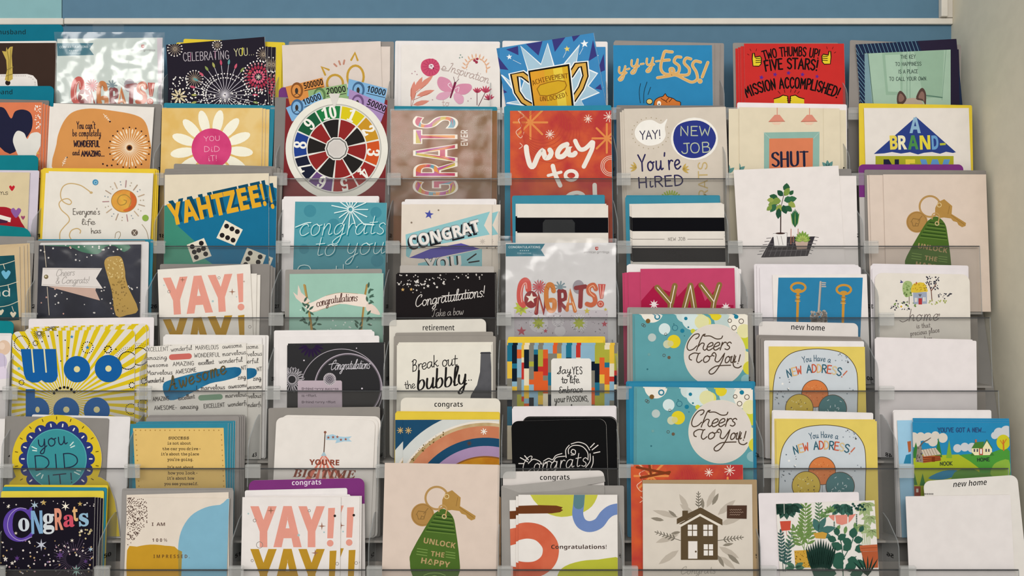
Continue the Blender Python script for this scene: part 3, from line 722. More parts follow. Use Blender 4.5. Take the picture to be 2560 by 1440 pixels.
pocket(0, 'pink butterfly card')
c = card('white card with a pink butterfly, a pink flower and the word Inspiration', (1003, 112), (1249, 110), 'e9e3dd')
c.z(600, 0, 4).part('flower_print'); c.pg('cb5070', smooth([(1820, 620), (1870, 590), (1940, 590), (1985, 630), (1998, 690), (1960, 745), (1890, 765), (1835, 735), (1808, 680)], True, 4)); c.bu('b03a60', 1910, 668, 30, 84, 14, 5); c.di('eedfe2', 1912, 665, 26); c.rnd('5a2038', 1890, 645, 1935, 690, 14, 3, 5, 2)
c.part('leaf_pattern')
for l in ((1722, 1010, 200, 58, 84), (1745, 930, 180, 54, 64), (1770, 900, 220, 52, 42), (1765, 960, 190, 50, 18), (1730, 1050, 170, 48, 14)): c.leaves('d98c7a', [l])
c.ln('b06a5a', 5, [(1715, 1070), (1760, 930), (1860, 850)], [(1710, 1065), (1715, 880)], [(1735, 1000), (1900, 930)])
for i in range(11):
    t = i / 10; a = 150 - 200 * t; x, y = 2360 - 105 * math.cos(PI * t), 690 - 110 * math.sin(PI * t)
    c.leaves('dfae8c', [(x, y, 48, 14, 150 - 120 * t), (x, y, 44, 14, 60 - 150 * t)])
c.dots('a0344c', [(2345, 605, 14), (2372, 590, 13), (2365, 622, 15)], 1)
for x, y, k in ((2370, 930, 1), (2455, 930, 1.3), (2490, 1000, 1.1)): c.leaves('c04a64', [(x, y, 60 * k, 18, a) for a in (60, 85, 110, 135, 35)])
c.ln('6a3040', 6, [(2370, 1050), (2370, 930)], [(2385, 1060), (2450, 930)], [(2440, 990), (2490, 1000)])
c.dots('8aa098', [(2205, 550), (2222, 572), (2196, 578)], 7); c.dots('b8909a', [(1720, 735), (1750, 715), (1770, 745), (1925, 998), (2310, 985), (2280, 1010)], 6)
c.part('butterfly_print')
c.pg('d690aa', smooth([(2130, 880), (2095, 800), (2000, 768), (1972, 830), (2010, 900), (2095, 925)], True, 4)); c.pg('dba4ba', smooth([(2100, 920), (2000, 930), (1960, 985), (2030, 1000), (2092, 965)], True, 4))
c.pg('d690aa', smooth([(2150, 870), (2205, 840), (2300, 842), (2316, 890), (2250, 945), (2160, 930)], True, 4)); c.pg('dba4ba', smooth([(2150, 930), (2230, 960), (2232, 1025), (2185, 1040), (2138, 985)], True, 4))
c.ln('f0e2e8', 6, [(2120, 890), (2080, 850), (2100, 830)], [(2150, 890), (2190, 870), (2180, 920)], sm=4); c.ln('7c2848', 24, [(2152, 830), (2105, 975)], taper=.4); c.ln('5a2038', 4, [(2150, 830), (2135, 770)], [(2155, 830), (2188, 790)])
c.part('lettering'); c.hw('b09a94', 'Inspiration', 2075, 712, 2480, 835, 105, 6, cur=True, slant=.1); c.ln('b09a94', 5, [(2010, 690), (2060, 690), (2040, 660), (2020, 700), (2080, 710)], sm=4); c.hw('c8a8a4', 'to', 2020, 1060, 2090, 1060, 70, 5); c.done()
env('white', WHITE, ((996, 107), (1248, 107)), ((988, 102), (1250, 104)))

pocket(0, 'trophy card')
c = card('blue pixel-art card with a golden ACHIEVEMENT UNLOCKED trophy, strongly tilted', (1241, 121), (1484, 82), '3f88be')
c.z(1220, 0, 4).part('burst_pattern')
for p in ([(180, 495), (300, 460), (305, 552)], [(380, 440), (545, 412), (505, 556)], [(640, 395), (775, 372), (668, 520)], [(838, 362), (925, 346), (855, 418)], [(1050, 400), (1088, 560), (1005, 612)], [(90, 555), (205, 700), (118, 690)], [(135, 880), (192, 922), (145, 938)], [(1125, 840), (1140, 900), (1070, 885)]): c.pg('3a3a7c', p)
sp = [(325, 460), (530, 645), (596, 435), (660, 660), (760, 640), (916, 450), (880, 640), (1095, 735), (1000, 860), (1112, 925), (930, 1000), (960, 1060), (400, 1060), (185, 1030), (330, 1000), (135, 748), (330, 900), (400, 700)]
c.pg('a9c8da', sp); c.ln('eef4f6', 10, sp, closed=True); c.st('f0f4f6', [(213, 570, 30), (965, 438, 42)], rot=-.1); c.st('e6d070', [(790, 490, 32)], rot=-.1); c.ln('dfe8ee', 4, [(950, 480), (915, 545)], [(780, 520), (752, 575)], [(250, 600), (330, 640)])
c.part('trophy_print')
L1 = [(430, 810), (345, 745), (262, 755), (290, 920), (350, 1010), (460, 1075)]; R1 = [(825, 755), (888, 655), (958, 645), (975, 760), (930, 880), (850, 1000)]
for col, w in (('eef2f2', 86), ('17120e', 62), ('d8a94e', 36)): c.ln(col, w, L1, R1)
bd = [(408, 712), (805, 648), (852, 1070), (462, 1090)]
c.ln('eef2f2', 38, bd, closed=True); c.pg('17120e', [(402, 708), (812, 640), (860, 1080), (456, 1100)]); c.pg('d9ab2c', [(420, 722), (796, 662), (838, 1070), (470, 1090)])
c.pg('e0a030', [(420, 722), (560, 700), (600, 1090), (470, 1090)]); c.pg('e8cc48', [(650, 690), (740, 672), (790, 1075), (700, 1085)])
ov = [(490, 890), (520, 850), (600, 825), (700, 805), (770, 815), (785, 855), (765, 895), (690, 935), (590, 960), (520, 955)]
c.pg('d4a828', ov); c.ln('9a6a1c', 10, ov, closed=True)
c.part('lettering', to='trophy_print'); c.tx('7a4a14', 'ACHIEVEMENT', 450, 856, 800, 782, 48, f='m', off=.012, bow=14); c.tx('7a4a14', 'UNLOCKED!', 520, 1012, 795, 960, 46, f='m', off=.012, bow=-14); c.done()
spare(c, [(27, -4, -9.1)])
env('white', WHITE, ((1256, 102), (1519, 104)))

pocket(0, 'blue cat card')
c = card('bright blue card with y-y-y-ESSS lettering and the top of a striped cat', (1533, 113), (1780, 113), '2f85b6')
c.z(1500, 0, 4).part('lettering')
for col, w in (('eed9b0', 7), ('d9ab68', 0)):
    for x, y in ((176, 748), (300, 680), (452, 664)): c.hw(col, 'y', x, y, x + 84, y - 12, 132, 16 + w, slant=.2)
    c.ln(col, 14 + w, [(272, 694), (292, 687)], [(408, 642), (436, 637)], [(560, 614), (592, 609)])
    c.ln(col, 24 + w, [(722, 520), (690, 518), (648, 516), (628, 570), (610, 640), (612, 700), (645, 738), (700, 744), (738, 718), (728, 688), (702, 690), (706, 722), (735, 748)], [(628, 606), (660, 602), (692, 600)], sm=5)
    c.ln(col, 23 + w, [(808, 572), (762, 572), (742, 618), (790, 662), (782, 725), (720, 745)], [(908, 590), (862, 582), (842, 630), (892, 690), (880, 745), (800, 752), (720, 745)], [(1005, 622), (950, 612), (925, 655), (962, 720), (972, 790), (920, 822), (850, 795), (760, 752), (680, 762), (575, 778)], sm=5)
    c.ln(col, 24 + w, [(1078, 625), (1022, 770)]); c.di(col, 1000, 812, 22 + w / 2)
c.part('motion_line_pattern').ln('1f2a30', 5, [(405, 835), (392, 920), (402, 1030)], [(470, 820), (440, 920), (438, 1030)], [(506, 872), (480, 945)], sm=4)
c.part('cat_print', 'striped orange cat head'); hd = smooth([(536, 1100), (545, 1010), (590, 975), (628, 965), (652, 938), (672, 966), (730, 985), (765, 1010), (805, 1025), (795, 1100)], False, 3)
c.pg('cf7636', hd); c.ln('2a1a12', 7, hd); c.ln('5a2a14', 7, [(690, 975), (660, 1010)], [(720, 985), (690, 1020)], [(640, 1000), (670, 1025)], [(610, 985), (640, 1005)]); c.di('f4efe4', 590, 1036, 20, 26); c.di('1a1412', 590, 1044, 7); c.di('e4c878', 494, 1016, 30, 26); c.ln('2a1a12', 6, c.el(494, 1016, 30, 26), closed=True); c.done()
env('grey', '958e89', ((1534, 104), (1786, 108)), ((1536, 101), (1800, 108)), ((1545, 103), (1810, 108)))

pocket(0, 'red thumbs-up card')
c = card('red card reading TWO THUMBS UP FIVE STARS MISSION ACCOMPLISHED in black', (1860, 109), (2110, 109), 'c8302d')
c.z(1500, 0, 4).part('lettering'); c.hw('15100f', 'TWO THUMBS UP!', 1640, 600, 2185, 585, 96, 15, bow=34); c.hw('15100f', 'FIVE STARS!', 1655, 712, 2172, 706, 112, 19, bow=22)
c.hw('15100f', 'MISSION ACCOMPLISHED!', 1470, 975, 2370, 980, 112, 18, bow=98)
c.part('star_pattern').st('5c2c8c', [(1615, 775, 27), (1750, 745, 25), (1885, 730, 25), (2025, 745, 25), (2170, 765, 23)], rot=.2)
for sx, x0, y0 in ((1, 1570, 600), (-1, 2262, 580)):
    c.part('thumb_print'); X = lambda L: [(x0 + sx * a, y0 + b) for a, b in L]
    out = X([(-40, 60), (-48, -10), (-44, -66), (-28, -68), (-20, -28), (30, -38), (44, -20), (40, 40), (20, 62)])
    c.pg('e4ca30', out); c.ln('17120e', 9, out, closed=True); c.ln('17120e', 7, *[X([(-12, -14 + 20 * i), (34, -18 + 20 * i)]) for i in range(3)])
    c.ln('5a1614', 5, X([(-60, -90), (-70, -110)]), X([(-10, -90), (-4, -112)]), X([(-80, -50), (-96, -60)]))
for sx in (1, -1):
    c.part('fist_print'); X = lambda L: [(1890 + sx * a, b) for a, b in L]
    out = X([(-152, 1060), (-150, 988), (-100, 975), (-62, 952), (-14, 962), (-6, 1060)])
    c.pg('e4ca30', out); c.ln('17120e', 9, out[1:]); c.ln('17120e', 6, X([(-20, 985), (-8, 985)]), X([(-20, 1005), (-6, 1005)]))
c.part('ray_pattern').ln('5a1614', 6, [(1800, 935), (1780, 912)], [(1848, 925), (1842, 895)], [(1905, 922), (1910, 895)], [(1945, 925), (1958, 900)], [(1975, 935), (1992, 915)]); c.done()
spare(c, [(-8, 6), (-14, 8), (-20, 10)], art=False)
env('grey', GREY, ((1832, 107), (2096, 107)))

pocket(0, 'dog-ears card')
c = card('navy-bordered card with a green door photo and two dog ears, top right corner', (2139, 111), (2391, 97), '1f2b46')
c.z(1920, 0, 4).part('stripe_pattern'); c.pg('2a2338', [(1490, 400), (1900, 380), (1920, 1200), (1820, 1200), (1826, 495), (1535, 510)])
c.ln('6f98aa', 5, *[[(860 + 38 * i, 400 if i > 1 else 440), (912 + 38 * i, 545)] for i in range(17)], *[[(878, 520 + 42 * i), (972, 640 + 42 * i)] for i in range(16)])
c.part('door_photo_print'); c.pg('a4c0ab', [(965, 536), (1826, 496), (1826, 1200), (972, 1200)]); c.pg('7b99a2', [(965, 540), (1000, 538), (1058, 1200), (970, 1200)]); c.ln('3f5a54', 6, [(1000, 538), (1058, 1100)])
c.pg('94b39c', [(1140, 530), (1345, 520), (1345, 950), (1180, 950)]); c.pg('94b39c', [(1460, 515), (1760, 502), (1740, 960), (1560, 990)]); c.pg('a9c5b0', [(1170, 550), (1320, 545), (1325, 920), (1200, 915)])
c.ln('7f9f8a', 5, [(1390, 515), (1390, 1100)], [(1420, 515), (1420, 1100)], [(1780, 500), (1740, 1000)]); c.ln('5f8270', 14, [(1580, 955), (1740, 975)])
c.part('dog_ears_print'); c.pg('b5a595', smooth([(1340, 1100), (1350, 1010), (1400, 985), (1470, 980), (1530, 1000), (1560, 1100)], True, 3))
for e in ([(1295, 1040), (1290, 960), (1315, 910), (1350, 925), (1385, 985), (1350, 1040)], [(1480, 990), (1510, 905), (1548, 880), (1580, 940), (1575, 1060), (1550, 1010)]): c.pg('57423c', smooth(e, True, 3)); c.pg('8a6a60', smooth([((x - 1) * .6 + .4 * sum(q[0] for q in e) / 6, y * .6 + .4 * sum(q[1] for q in e) / 6) for x, y in e], True, 3))
c.part('lettering')
for t, x0, x1, y in (('THE KEY', 1325, 1475, 588), ('TO HAPPINESS', 1272, 1532, 660), ('IS A PLACE', 1305, 1498, 735), ('TO CALL YOUR OWN.', 1212, 1592, 808)): c.hw('33453f', t, x0, y, x1, y - 4, 40, 5)
c.done(); spare(c, [(6, 13, -3)])
env('grey', GREY, ((2125, 100), (2403, 112)))

# ------------------------------------------------------------------ tier 2
pocket(1, 'orange hearts card')
c = card('orange card with a large navy heart and a white heart, far left edge', (-145, 256), (105, 256), 'd87a53')
c.z(0, 0, 4).part('heart_pattern'); c.pg('20213a', smooth([(110, 1185), (150, 1115), (230, 1095), (305, 1130), (326, 1230), (285, 1350), (100, 1540), (-100, 1340), (-130, 1180), (-60, 1080), (40, 1080)], True, 4))
c.pg('dfdcd4', smooth([(272, 1390), (310, 1335), (385, 1325), (422, 1385), (395, 1480), (300, 1660), (240, 1670), (150, 1480), (130, 1390), (170, 1310), (240, 1330)], True, 4))
c.rnd('f4ece0', 348, 1040, 405, 1290, 34, 5, 8, 4); c.st('d8a850', [(378, 1530, 20), (436, 1545, 20), (400, 1590, 20), (445, 1630, 20), (385, 1650, 18)], 3, .5); c.done()
spare(c, [(6, 3), (12, 5), (17, 7)], art=False)
env('grey', '7d7873', ((-145, 244), (123, 251)))
tab('teal category divider ending in band, second down the left edge', (-150, 215), (135, 215), '0f7288', 60, 'husband', (-36, 236, 31, 236), tcol='123038', board='0f7288')

pocket(1, 'orange blob card')
c = card("white card with an orange blob reading You can't be completely WONDERFUL and AMAZING", (134, 258), (385, 268), 'e7e1d9')
c.z(0, 0, 4).part('blob_print'); c.pg('d49352', smooth([(545, 1720), (565, 1440), (590, 1320), (650, 1195), (740, 1115), (900, 1085), (1110, 1105), (1350, 1150), (1455, 1225), (1500, 1400), (1522, 1600), (1500, 1720), (1000, 1760)], True, 4))
c.part('lettering')
for t, x0, x1, y, h, w in (("You can't", 768, 952, 1288, 78, 9), ('be completely', 725, 1008, 1362, 72, 8), ('WONDERFUL', 740, 996, 1468, 66, 12), ('and', 726, 795, 1552, 60, 8), ('AMAZING...', 815, 1045, 1562, 58, 12)): c.hw('33232a', t, x0, y, x1, y, h, w)
c.part('firework_pattern'); c.bu('f4dfc0', 1295, 1478, 34, 190, 36, 6); c.bu('f4dfc0', 1295, 1478, 150, 176, 18, 16); c.di('5a3a2a', 1295, 1478, 26); c.di('1f1414', 1295, 1478, 15)
c.dots('2f1c20', [(1295 + 204 * math.cos(i * PI / 10), 1478 + 204 * math.sin(i * PI / 10)) for i in range(20)], 8); c.sprig('f8e8d0', 1035, 1140, 1098, 1210, 4, 26, 7, 5); c.dots('2f1c20', [(1100, 1216), (668, 1575), (1030, 1640), (1072, 1656), (1118, 1654)], 9); c.sprig('f8e8d0', 625, 1660, 660, 1580, 4, 30, 7, 5); c.done()
spare(c, [(-11, 8, 1.5)])
env('grey', '85807b', ((146, 258), (404, 260)))

pocket(1, 'daisy card')
c = card('golden yellow card with a cream daisy and pink centre reading YOU DID IT', (405, 270), (656, 270), 'deb768~e6c888')
c.z().part('daisy_print')
for i in range(13): c.add([c.el(529 + 73 * math.cos(i * PI / 6.5 + .1), 372 + 68 * math.sin(i * PI / 6.5 + .1), 31, 12.5, i * PI / 6.5 + .1, 16)], 'f4f0dc')
c.di('d94a80~c73a70', 529, 371, 50, n=36)
c.part('lettering'); c.z(0, 340, 4); c.hw('f2b4c6', 'YOU', 2042, 52, 2200, 44, 50, 6); c.hw('f2b4c6', 'DiD', 2040, 158, 2196, 156, 58, 6); c.hw('f2b4c6', 'iT!', 2084, 252, 2172, 246, 58, 6); c.done()
spare(c, [(7, 1), (16, 2)])
env('teal', '2d8298', ((410, 257), (687, 264)))

pocket(1, 'numbered wheel card')
c = card('dark red card with a large numbered spinner wheel and fanned play banknotes', (715, 246), (969, 250), '7d2a2d')
c.clip = False; c.z(600, 0, 4)
for col, p, num, tb in (('d58d48', [(455, 868), (825, 775), (865, 960), (500, 1050)], '500000', (645, 890, 835, 848)), ('8fb07a', [(680, 905), (1065, 838), (1095, 1040), (700, 1090)], '20000', (868, 945, 1060, 918)), ('7fb0d8', [(460, 1078), (800, 918), (860, 1060), (520, 1215)], '10000', (642, 1055, 818, 990)),
                        ('7fb0d8', [(1088, 788), (1472, 886), (1436, 1075), (1070, 960)], '10000', (1265, 915, 1448, 958)), ('a98cbc', [(1092, 890), (1472, 1052), (1400, 1245), (1080, 1080)], '50000', (1265, 1045, 1445, 1120))):
    c.part('banknote_print'); c.pg(col, p); cx = p[0][0] * .72 + p[2][0] * .28; cy = p[0][1] * .62 + p[2][1] * .38
    c.di({'d58d48': '8a5428', '8fb07a': '5a7a4c', '7fb0d8': '43678c', 'a98cbc': '6f527e'}[col], cx, cy, 62, 80); c.di(col, cx - 4, cy + 4, 44, 60); c.di('3a3430', cx - 4, cy + 6, 16, 30); c.ln('3a3430', 6, [(cx - 30, cy + 50), (cx, cy + 30), (cx + 30, cy + 50)])
    c.part('lettering', to='banknote_print'); c.tx('1c1a1c', num, *tb, 62, f='S', off=.0); c.ln('1c1a1c', 6, [(tb[0], tb[1] + 18), (tb[2], tb[3] + 18)])
c.z().part('spinner_print'); wx0, wy0 = 842, 372
c.di('e9e6da', wx0, wy0, 128, n=64); c.di('b9b7ae', wx0, wy0, 112, n=64); c.di('e4e2da', wx0, wy0, 109, n=64)
OUT = ['d9c61e', 'c8932a', 'cf5526', '9a2c2a', '9a2c2a', '6a4a80', '1b2034', '23418c', '1d5a3b', '207a42']
def sector(r0, r1, a0, a1):
    n = 6; A = [math.radians(a0 + (a1 - a0) * i / n) for i in range(n + 1)]
    o = [(wx0 + r1 * math.sin(a), wy0 - r1 * math.cos(a)) for a in A]; q = [(wx0 + r0 * math.sin(a), wy0 - r0 * math.cos(a)) for a in A]
    return [[o[i], o[i + 1], q[i + 1], q[i]] for i in range(n)]
for i in range(10): c.add(sector(76, 107, 6 + 36 * i + 1.2, 42 + 36 * i - 1.2), OUT[i]); c.add(sector(24, 73, 6 + 36 * i + 2, 42 + 36 * i - 2), '8e2827' if i % 2 == 0 else '242120')
c.part('number_lettering', to='spinner_print')
for i in range(10):
    a = math.radians(24 + 36 * i); t = str(i + 1); hw_ = 9 if len(t) == 1 else 18
    bx, by = wx0 + 77 * math.sin(a), wy0 - 77 * math.cos(a); dx, dy = math.cos(a), math.sin(a)
    c.tx('f0eee4', t, bx - dx * hw_, by - dy * hw_, bx + dx * hw_, by + dy * hw_, 30, f='r', off=.012)
c.part('hub_print', to='spinner_print'); c.add([c.el(wx0, wy0, 30, n=10)], 'e6e2da'); c.add([c.el(wx0, wy0, 27, n=10)], '6d6c68'); c.add([c.el(wx0, wy0, 24, n=10)], 'd8d4ce'); c.di('cfc9c3', wx0, wy0, 20)
c.part('pointer_print').pg('dad6ce', [(822, 234), (851, 234), (836, 272)]); c.done()
env('grey', '827d79', ((688, 243), (986, 246)))
tab('purple category divider with its corner showing behind the numbered wheel card', (697, 218), (950, 220), '713a78', 90, board='cfcac4')

pocket(1, 'bagged brown card')
c = card('bagged copper-brown card with CONGRATS EVER running up it in colourful letters', (978, 276), (1228, 276), '97694f~85613f')
c.z().part('lettering'); c.tx('efe3d3', 'CONGRATS', 1142, 634, 1142, 290, 107, f='S', off=.008); c.tx(['d8702a', 'c23a5c', '5f98a8', 'e08a20', 'b84a90', 'c9b03a'], 'CONGRATS', 1140, 632, 1140, 292, 103, f='S', off=-.012)
c.tx('ece2d6', 'EVER', 1169, 364, 1169, 325, 17, f='s', off=.006); c.done()
bag(c, ((976, 273), (1231, 273), (1229, 540), (978, 540)), seed=9, amp=.0009)
spare(c, [(15, 0)], art=False)
env('teal', '2a8196', ((978, 265), (1243, 267)))

def waytogo(c, words=True):
    c.part('burst_pattern'); bursts(c, 'e08c4c', [(1326, 306, 42, 8), (1517, 346, 36, 8)], 5)
    bursts(c, 'f0e0d0', [(1375, 336, 11, 10), (1470, 297, 10, 9), (1522, 292, 13, 9)], 1.6)
    c.ln('e8b8a0', 2, [(1296, 278), (1310, 290), (1296, 300), (1304, 316), (1290, 330), (1302, 345), (1310, 330)], [(1300, 358), (1306, 365), (1298, 372)], sm=4)
    for r in (17, 21, 25): c.rg('e8c8b8', 1527, 415, r, 1.6)
    for i in range(8): c.rg('c24a3a', 1350 + 4 * i, 300 + 5 * i, 50 + 3 * i, 1)
    if words:
        c.part('lettering'); c.z(1220, 340, 4); 
        c.ln('ede5da', 50, [(382, 110), (392, 190), (420, 290), (455, 300), (500, 200), (545, 148), (562, 190), (575, 218), (612, 212), (632, 170), (618, 140)], [(790, 84), (735, 108), (698, 160), (702, 205), (750, 202), (795, 150), (806, 110), (806, 180), (850, 190), (872, 172)], sm=4)
        c.ln('ede5da', 44, [(872, 50), (895, 100), (925, 135), (975, 125), (1040, 62)], [(1050, 66), (1040, 130), (1000, 220), (958, 306)], [(648, 300), (670, 380), (722, 495)], [(1066, 490), (1068, 560), (1072, 640)], sm=4)
        c.ln('ede5da', 30, [(602, 396), (730, 362)]); c.add(ribbon(c.el(832, 395, 58, 46), 36, closed=True), 'ede5da', 14)
        c.ln('ede5da', 38, [(960, 640), (950, 590), (890, 566), (810, 590), (770, 650), (790, 720), (870, 730), (950, 660), (940, 780), (880, 860)], sm=4); c.ln('ede5da', 38, [(480, 700), (520, 650), (580, 640)], sm=4)
pocket(1, 'orange way-to-go card')
c = card('orange-red watercolour card with big white brushed words way to go', (1275, 277), (1528, 276), 'd4603a~b83c3a')
c.z(); waytogo(c); c.done()
env('teal', TEAL, ((1260, 266), (1528, 263)), ((1263, 264), (1526, 265)))

pocket(1, 'new job card')
c = card("greige card reading YAY NEW JOB You're HIRED with speech bubbles", (1560, 272), (1814, 267), 'd4c9ba')
c.z().part('bubble_print'); c.dots('a89a80', [(1626 + 46 * math.cos(i * .28), 333 + 39 * math.sin(i * .28)) for i in range(22)], 1.4); c.pg('f2eee6', smooth([(1590, 320), (1605, 304), (1630, 300), (1652, 310), (1668, 297), (1662, 318), (1664, 340), (1650, 358), (1620, 364), (1596, 352), (1587, 336)], True, 4))
c.part('bubble_print'); c.di('f0ece4', 1736, 347, 59, 53); c.pg('2d3884', smooth([(1683, 350), (1690, 318), (1715, 304), (1750, 302), (1778, 318), (1790, 345), (1778, 375), (1750, 393), (1720, 394), (1695, 380)], True, 4))
c.part('lettering'); c.hw('33304a', 'YAY!', 1601, 349, 1652, 346, 23, 2.8); c.hw('b9c2a4', 'NEW', 1700, 339, 1776, 339, 25, 3); c.hw('b9c2a4', 'JOB', 1704, 384, 1776, 380, 27, 3)
c.hw('2e2a54', "You're", 1597, 428, 1702, 422, 44, 4.4); c.hw('2e2a54', 'HiRED', 1596, 470, 1708, 463, 28, 4)
c.tx('c3ab74', 'GRATS', 1771, 520, 1768, 405, 24, f='s', off=.0)
c.part('leaf_pattern'); c.leaves('c3a558', [(1592, 420, 18, 5, a) for a in (120, 150, 180, 210)] + [(1706, 424, 18, 5, a) for a in (60, 30, 0, -30)]); c.petals('9db146', 1677, 505, 20, 30, 26, 4); c.rg('9db146', 1677, 505, 20, 3); c.done()
spare(c, [(-5, 3), (-10, 7)], art=False)
env('grey', '837d78', ((1541, 263), (1813, 264)))

pocket(1, 'pink lamps card')
c = card('cream card with two pink hanging lamps over an orange mat reading SHUT', (1848, 268), (2099, 271), 'e1d5ba')
c.z(1500, 0, 4).part('wall_line_pattern').ln('cbbd9f', 4, [(2232, 1060), (2240, 2000)])
for x in (1772, 2095):
    c.part('lamp_print'); c.ln('d48b76', 8, [(x, 1070), (x, 1150)]); c.pg('d98d78', [(x - 25, 1148), (x + 25, 1148), (x + 76, 1214), (x - 86, 1216)]); c.ln('b06654', 6, [(x - 84, 1217), (x + 76, 1214)]); c.pg('eac6ae', [(x - 60, 1224), (x + 50, 1222), (x + 20, 1248), (x - 30, 1248)])
c.part('mat_print'); c.pg('8fb5a9', [(1640, 1325), (2195, 1318), (2190, 2000), (1640, 2000)]); c.ln('a9c9be', 5, [(1640, 1325), (1700, 1385)], [(2195, 1320), (2135, 1385)]); c.pg('d9805a', [(1692, 1386), (2130, 1380), (2124, 2000), (1690, 2000)])
c.part('lettering'); c.z(1920, 340, 4); c.hw('23263e', 'SHUT', 38, 305, 402, 296, 150, 26, nib=.4); c.part('plant_pattern')
c.leaves('5f8f8a', [(600, 330, 90, 40, a) for a in (60, 95, 130)] + [(-300, 360, 90, 40, a) for a in (40, 80, 120, 150)]); c.done()
spare(c, [(-26, 3), (18, 3)])
env('white', 'ece5e6', ((1843, 256), (2117, 261)))

pocket(1, 'blue roof card')
c = card('white card with a torn-paper blue roof reading A BRAND NEW', (2160, 270), (2422, 270), 'e5ded6')
c.z(1920, 0, 4).part('roof_print'); c.pg('2d4084', [(1480, 1168), (1880, 1522), (1850, 1530), (1780, 1518), (1720, 1538), (1640, 1520), (1560, 1528), (1500, 1545), (1420, 1522), (1330, 1536), (1240, 1520), (1160, 1534), (1058, 1540)])
c.q('a7a62a', 1075, 1560, 1856, 1800)
c.part('lettering'); c.tx('8fb4cf', 'A', 1415, 1328, 1528, 1328, 150, f='S', off=.01)
for ch, col, x0, x1 in (('B', 'e2ce56', 1222, 1298), ('R', 'ece5bf', 1304, 1392), ('A', '4d8c4c', 1400, 1506), ('N', 'e2d244', 1520, 1625), ('D', '6a9cca', 1640, 1708), ('-', 'b3b93c', 1722, 1780)): c.tx(col, ch, x0, 1494, x1, 1490, 135, f='S', off=.012)
for ch, col, x0, x1 in (('N', '23243c', 1155, 1310), ('E', 'e2cc44', 1375, 1470), ('W', '5f92c8', 1520, 1820)): c.tx(col, ch, x0, 1760, x1, 1760, 160, f='S', off=.02)
c.done()
env('yellow', 'e0c63e', ((2147, 258), (2430, 263)))

# ------------------------------------------------------------------ tier 3
pocket(2, 'beige hearts card')
c = card('beige card with red and mauve hearts over a dark red shape, left edge', (-172, 430), (74, 431), 'd6c59f')
c.z(0, 340, 4).part('heart_pattern')
def heart(c, col, x, y, r): c.pg(col, smooth([(x, y - r * .45), (x + r * .45, y - r * .85), (x + r * .95, y - r * .5), (x + r * .7, y + r * .2), (x, y + r), (x - r * .7, y + r * .2), (x - r * .95, y - r * .5), (x - r * .45, y - r * .85)], True, 4))
c.part('red_scarf_print'); c.pg('a31c2a', smooth([(-200, 720), (0, 708), (90, 720), (165, 775), (212, 860), (230, 960), (-200, 960)], True, 3)); c.pg('ece4d8', [(-200, 800), (0, 788), (110, 818), (104, 862), (0, 845), (-200, 850)]); c.pg('4a2440', [(-200, 835), (0, 830), (80, 850), (70, 870), (-200, 880)])
c.part('heart_pattern'); heart(c, 'bf2430', 120, 520, 30); heart(c, '8c5c9c', 160, 765, 54); heart(c, '9a4a6c', 230, 816, 22)
c.part('lettering'); c.hw('3a302c', 'dreams', -190, 590, 82, 586, 62, 5, cur=True); c.done()
env('lilac', 'cfc6d2', ((-172, 424), (98, 426)))
tab('plain teal category divider behind the beige hearts card', (-172, 388), (96, 388), '0f7884', 45, board='0f7884')

pocket(2, 'smiling sun card')
c = card("white card with a watercolour sun and curly gold line reading Everyone's life has", (122, 428), (383, 433), 'e5dfd4')
c.z(0, 340, 4).part('curl_print'); c.ln('c7aa78', 11, [(905, 562), (870, 535), (800, 492), (700, 475), (632, 505), (605, 580), (625, 650), (690, 685), (715, 660), (680, 628), (620, 640), (590, 680), (615, 740), (680, 800), (692, 850), (640, 910), (600, 970), (600, 1060)], [(800, 972), (805, 945), (770, 925), (715, 945), (695, 1000), (730, 1060)], sm=6)
c.ln('9a8a70', 6, [(1420, 885), (1465, 950), (1485, 1030)], [(1150, 1020), (1160, 970), (1195, 958), (1205, 990), (1185, 1030)], sm=5); c.di('c7aa78', 912, 566, 16, 12)
c.part('sun_print'); c.di('e2bc4c~d3763a', 1240, 650, 126, 112, n=40); c.ln('a8783a', 6, c.el(1240, 650, 126, 112, n=40), closed=True)
c.pg('d97a3c~c85a30', smooth([(1300, 560), (1360, 620), (1355, 690), (1290, 750), (1230, 745), (1310, 690)], True, 4)); c.ln('a8853e', 9, [(1240, 640), (1265, 650), (1250, 680), (1200, 690), (1175, 650), (1200, 600), (1260, 590), (1310, 640), (1290, 710)], sm=5)
c.part('ray_pattern')
for i in range(11):
    a = i * 2 * PI / 11 + .25; c.ln(['b09a84', 'c0a88c', 'b08a8a'][i % 3], 10, [(1240 + 152 * math.cos(a), 650 + 140 * math.sin(a)), (1240 + 212 * math.cos(a), 650 + 205 * math.sin(a))])
    for r in (165, 195): c.dots('8a95a0' if i % 2 else 'b0a08a', [(1240 + r * math.cos(a + .28), 650 + r * math.sin(a + .28))], 6)
c.part('confetti_dot_pattern'); c.di('4a8fb4', 955, 463, 29); c.rg('a8cede', 958, 466, 14, 5); c.di('8bab48', 1455, 820, 32); c.di('6c5e54', 1347, 966, 32); c.ln('cfc4b4', 6, [(1330, 950), (1360, 990)], [(1365, 945), (1335, 985)])
c.part('lettering'); c.hw('4a4038', "Everyone's", 730, 787, 1000, 785, 66, 5, cur=False, gap=.3); c.hw('4a4038', 'life', 815, 887, 955, 885, 66, 5, cur=True); c.hw('4a4038', 'has', 910, 976, 1012, 970, 64, 5, cur=True); c.done()
spare(c, [(-9, 4)])
env('yellow', YEL, ((112, 421), (388, 423)), ((107, 420), (393, 422)), ((102, 423), (397, 424)))

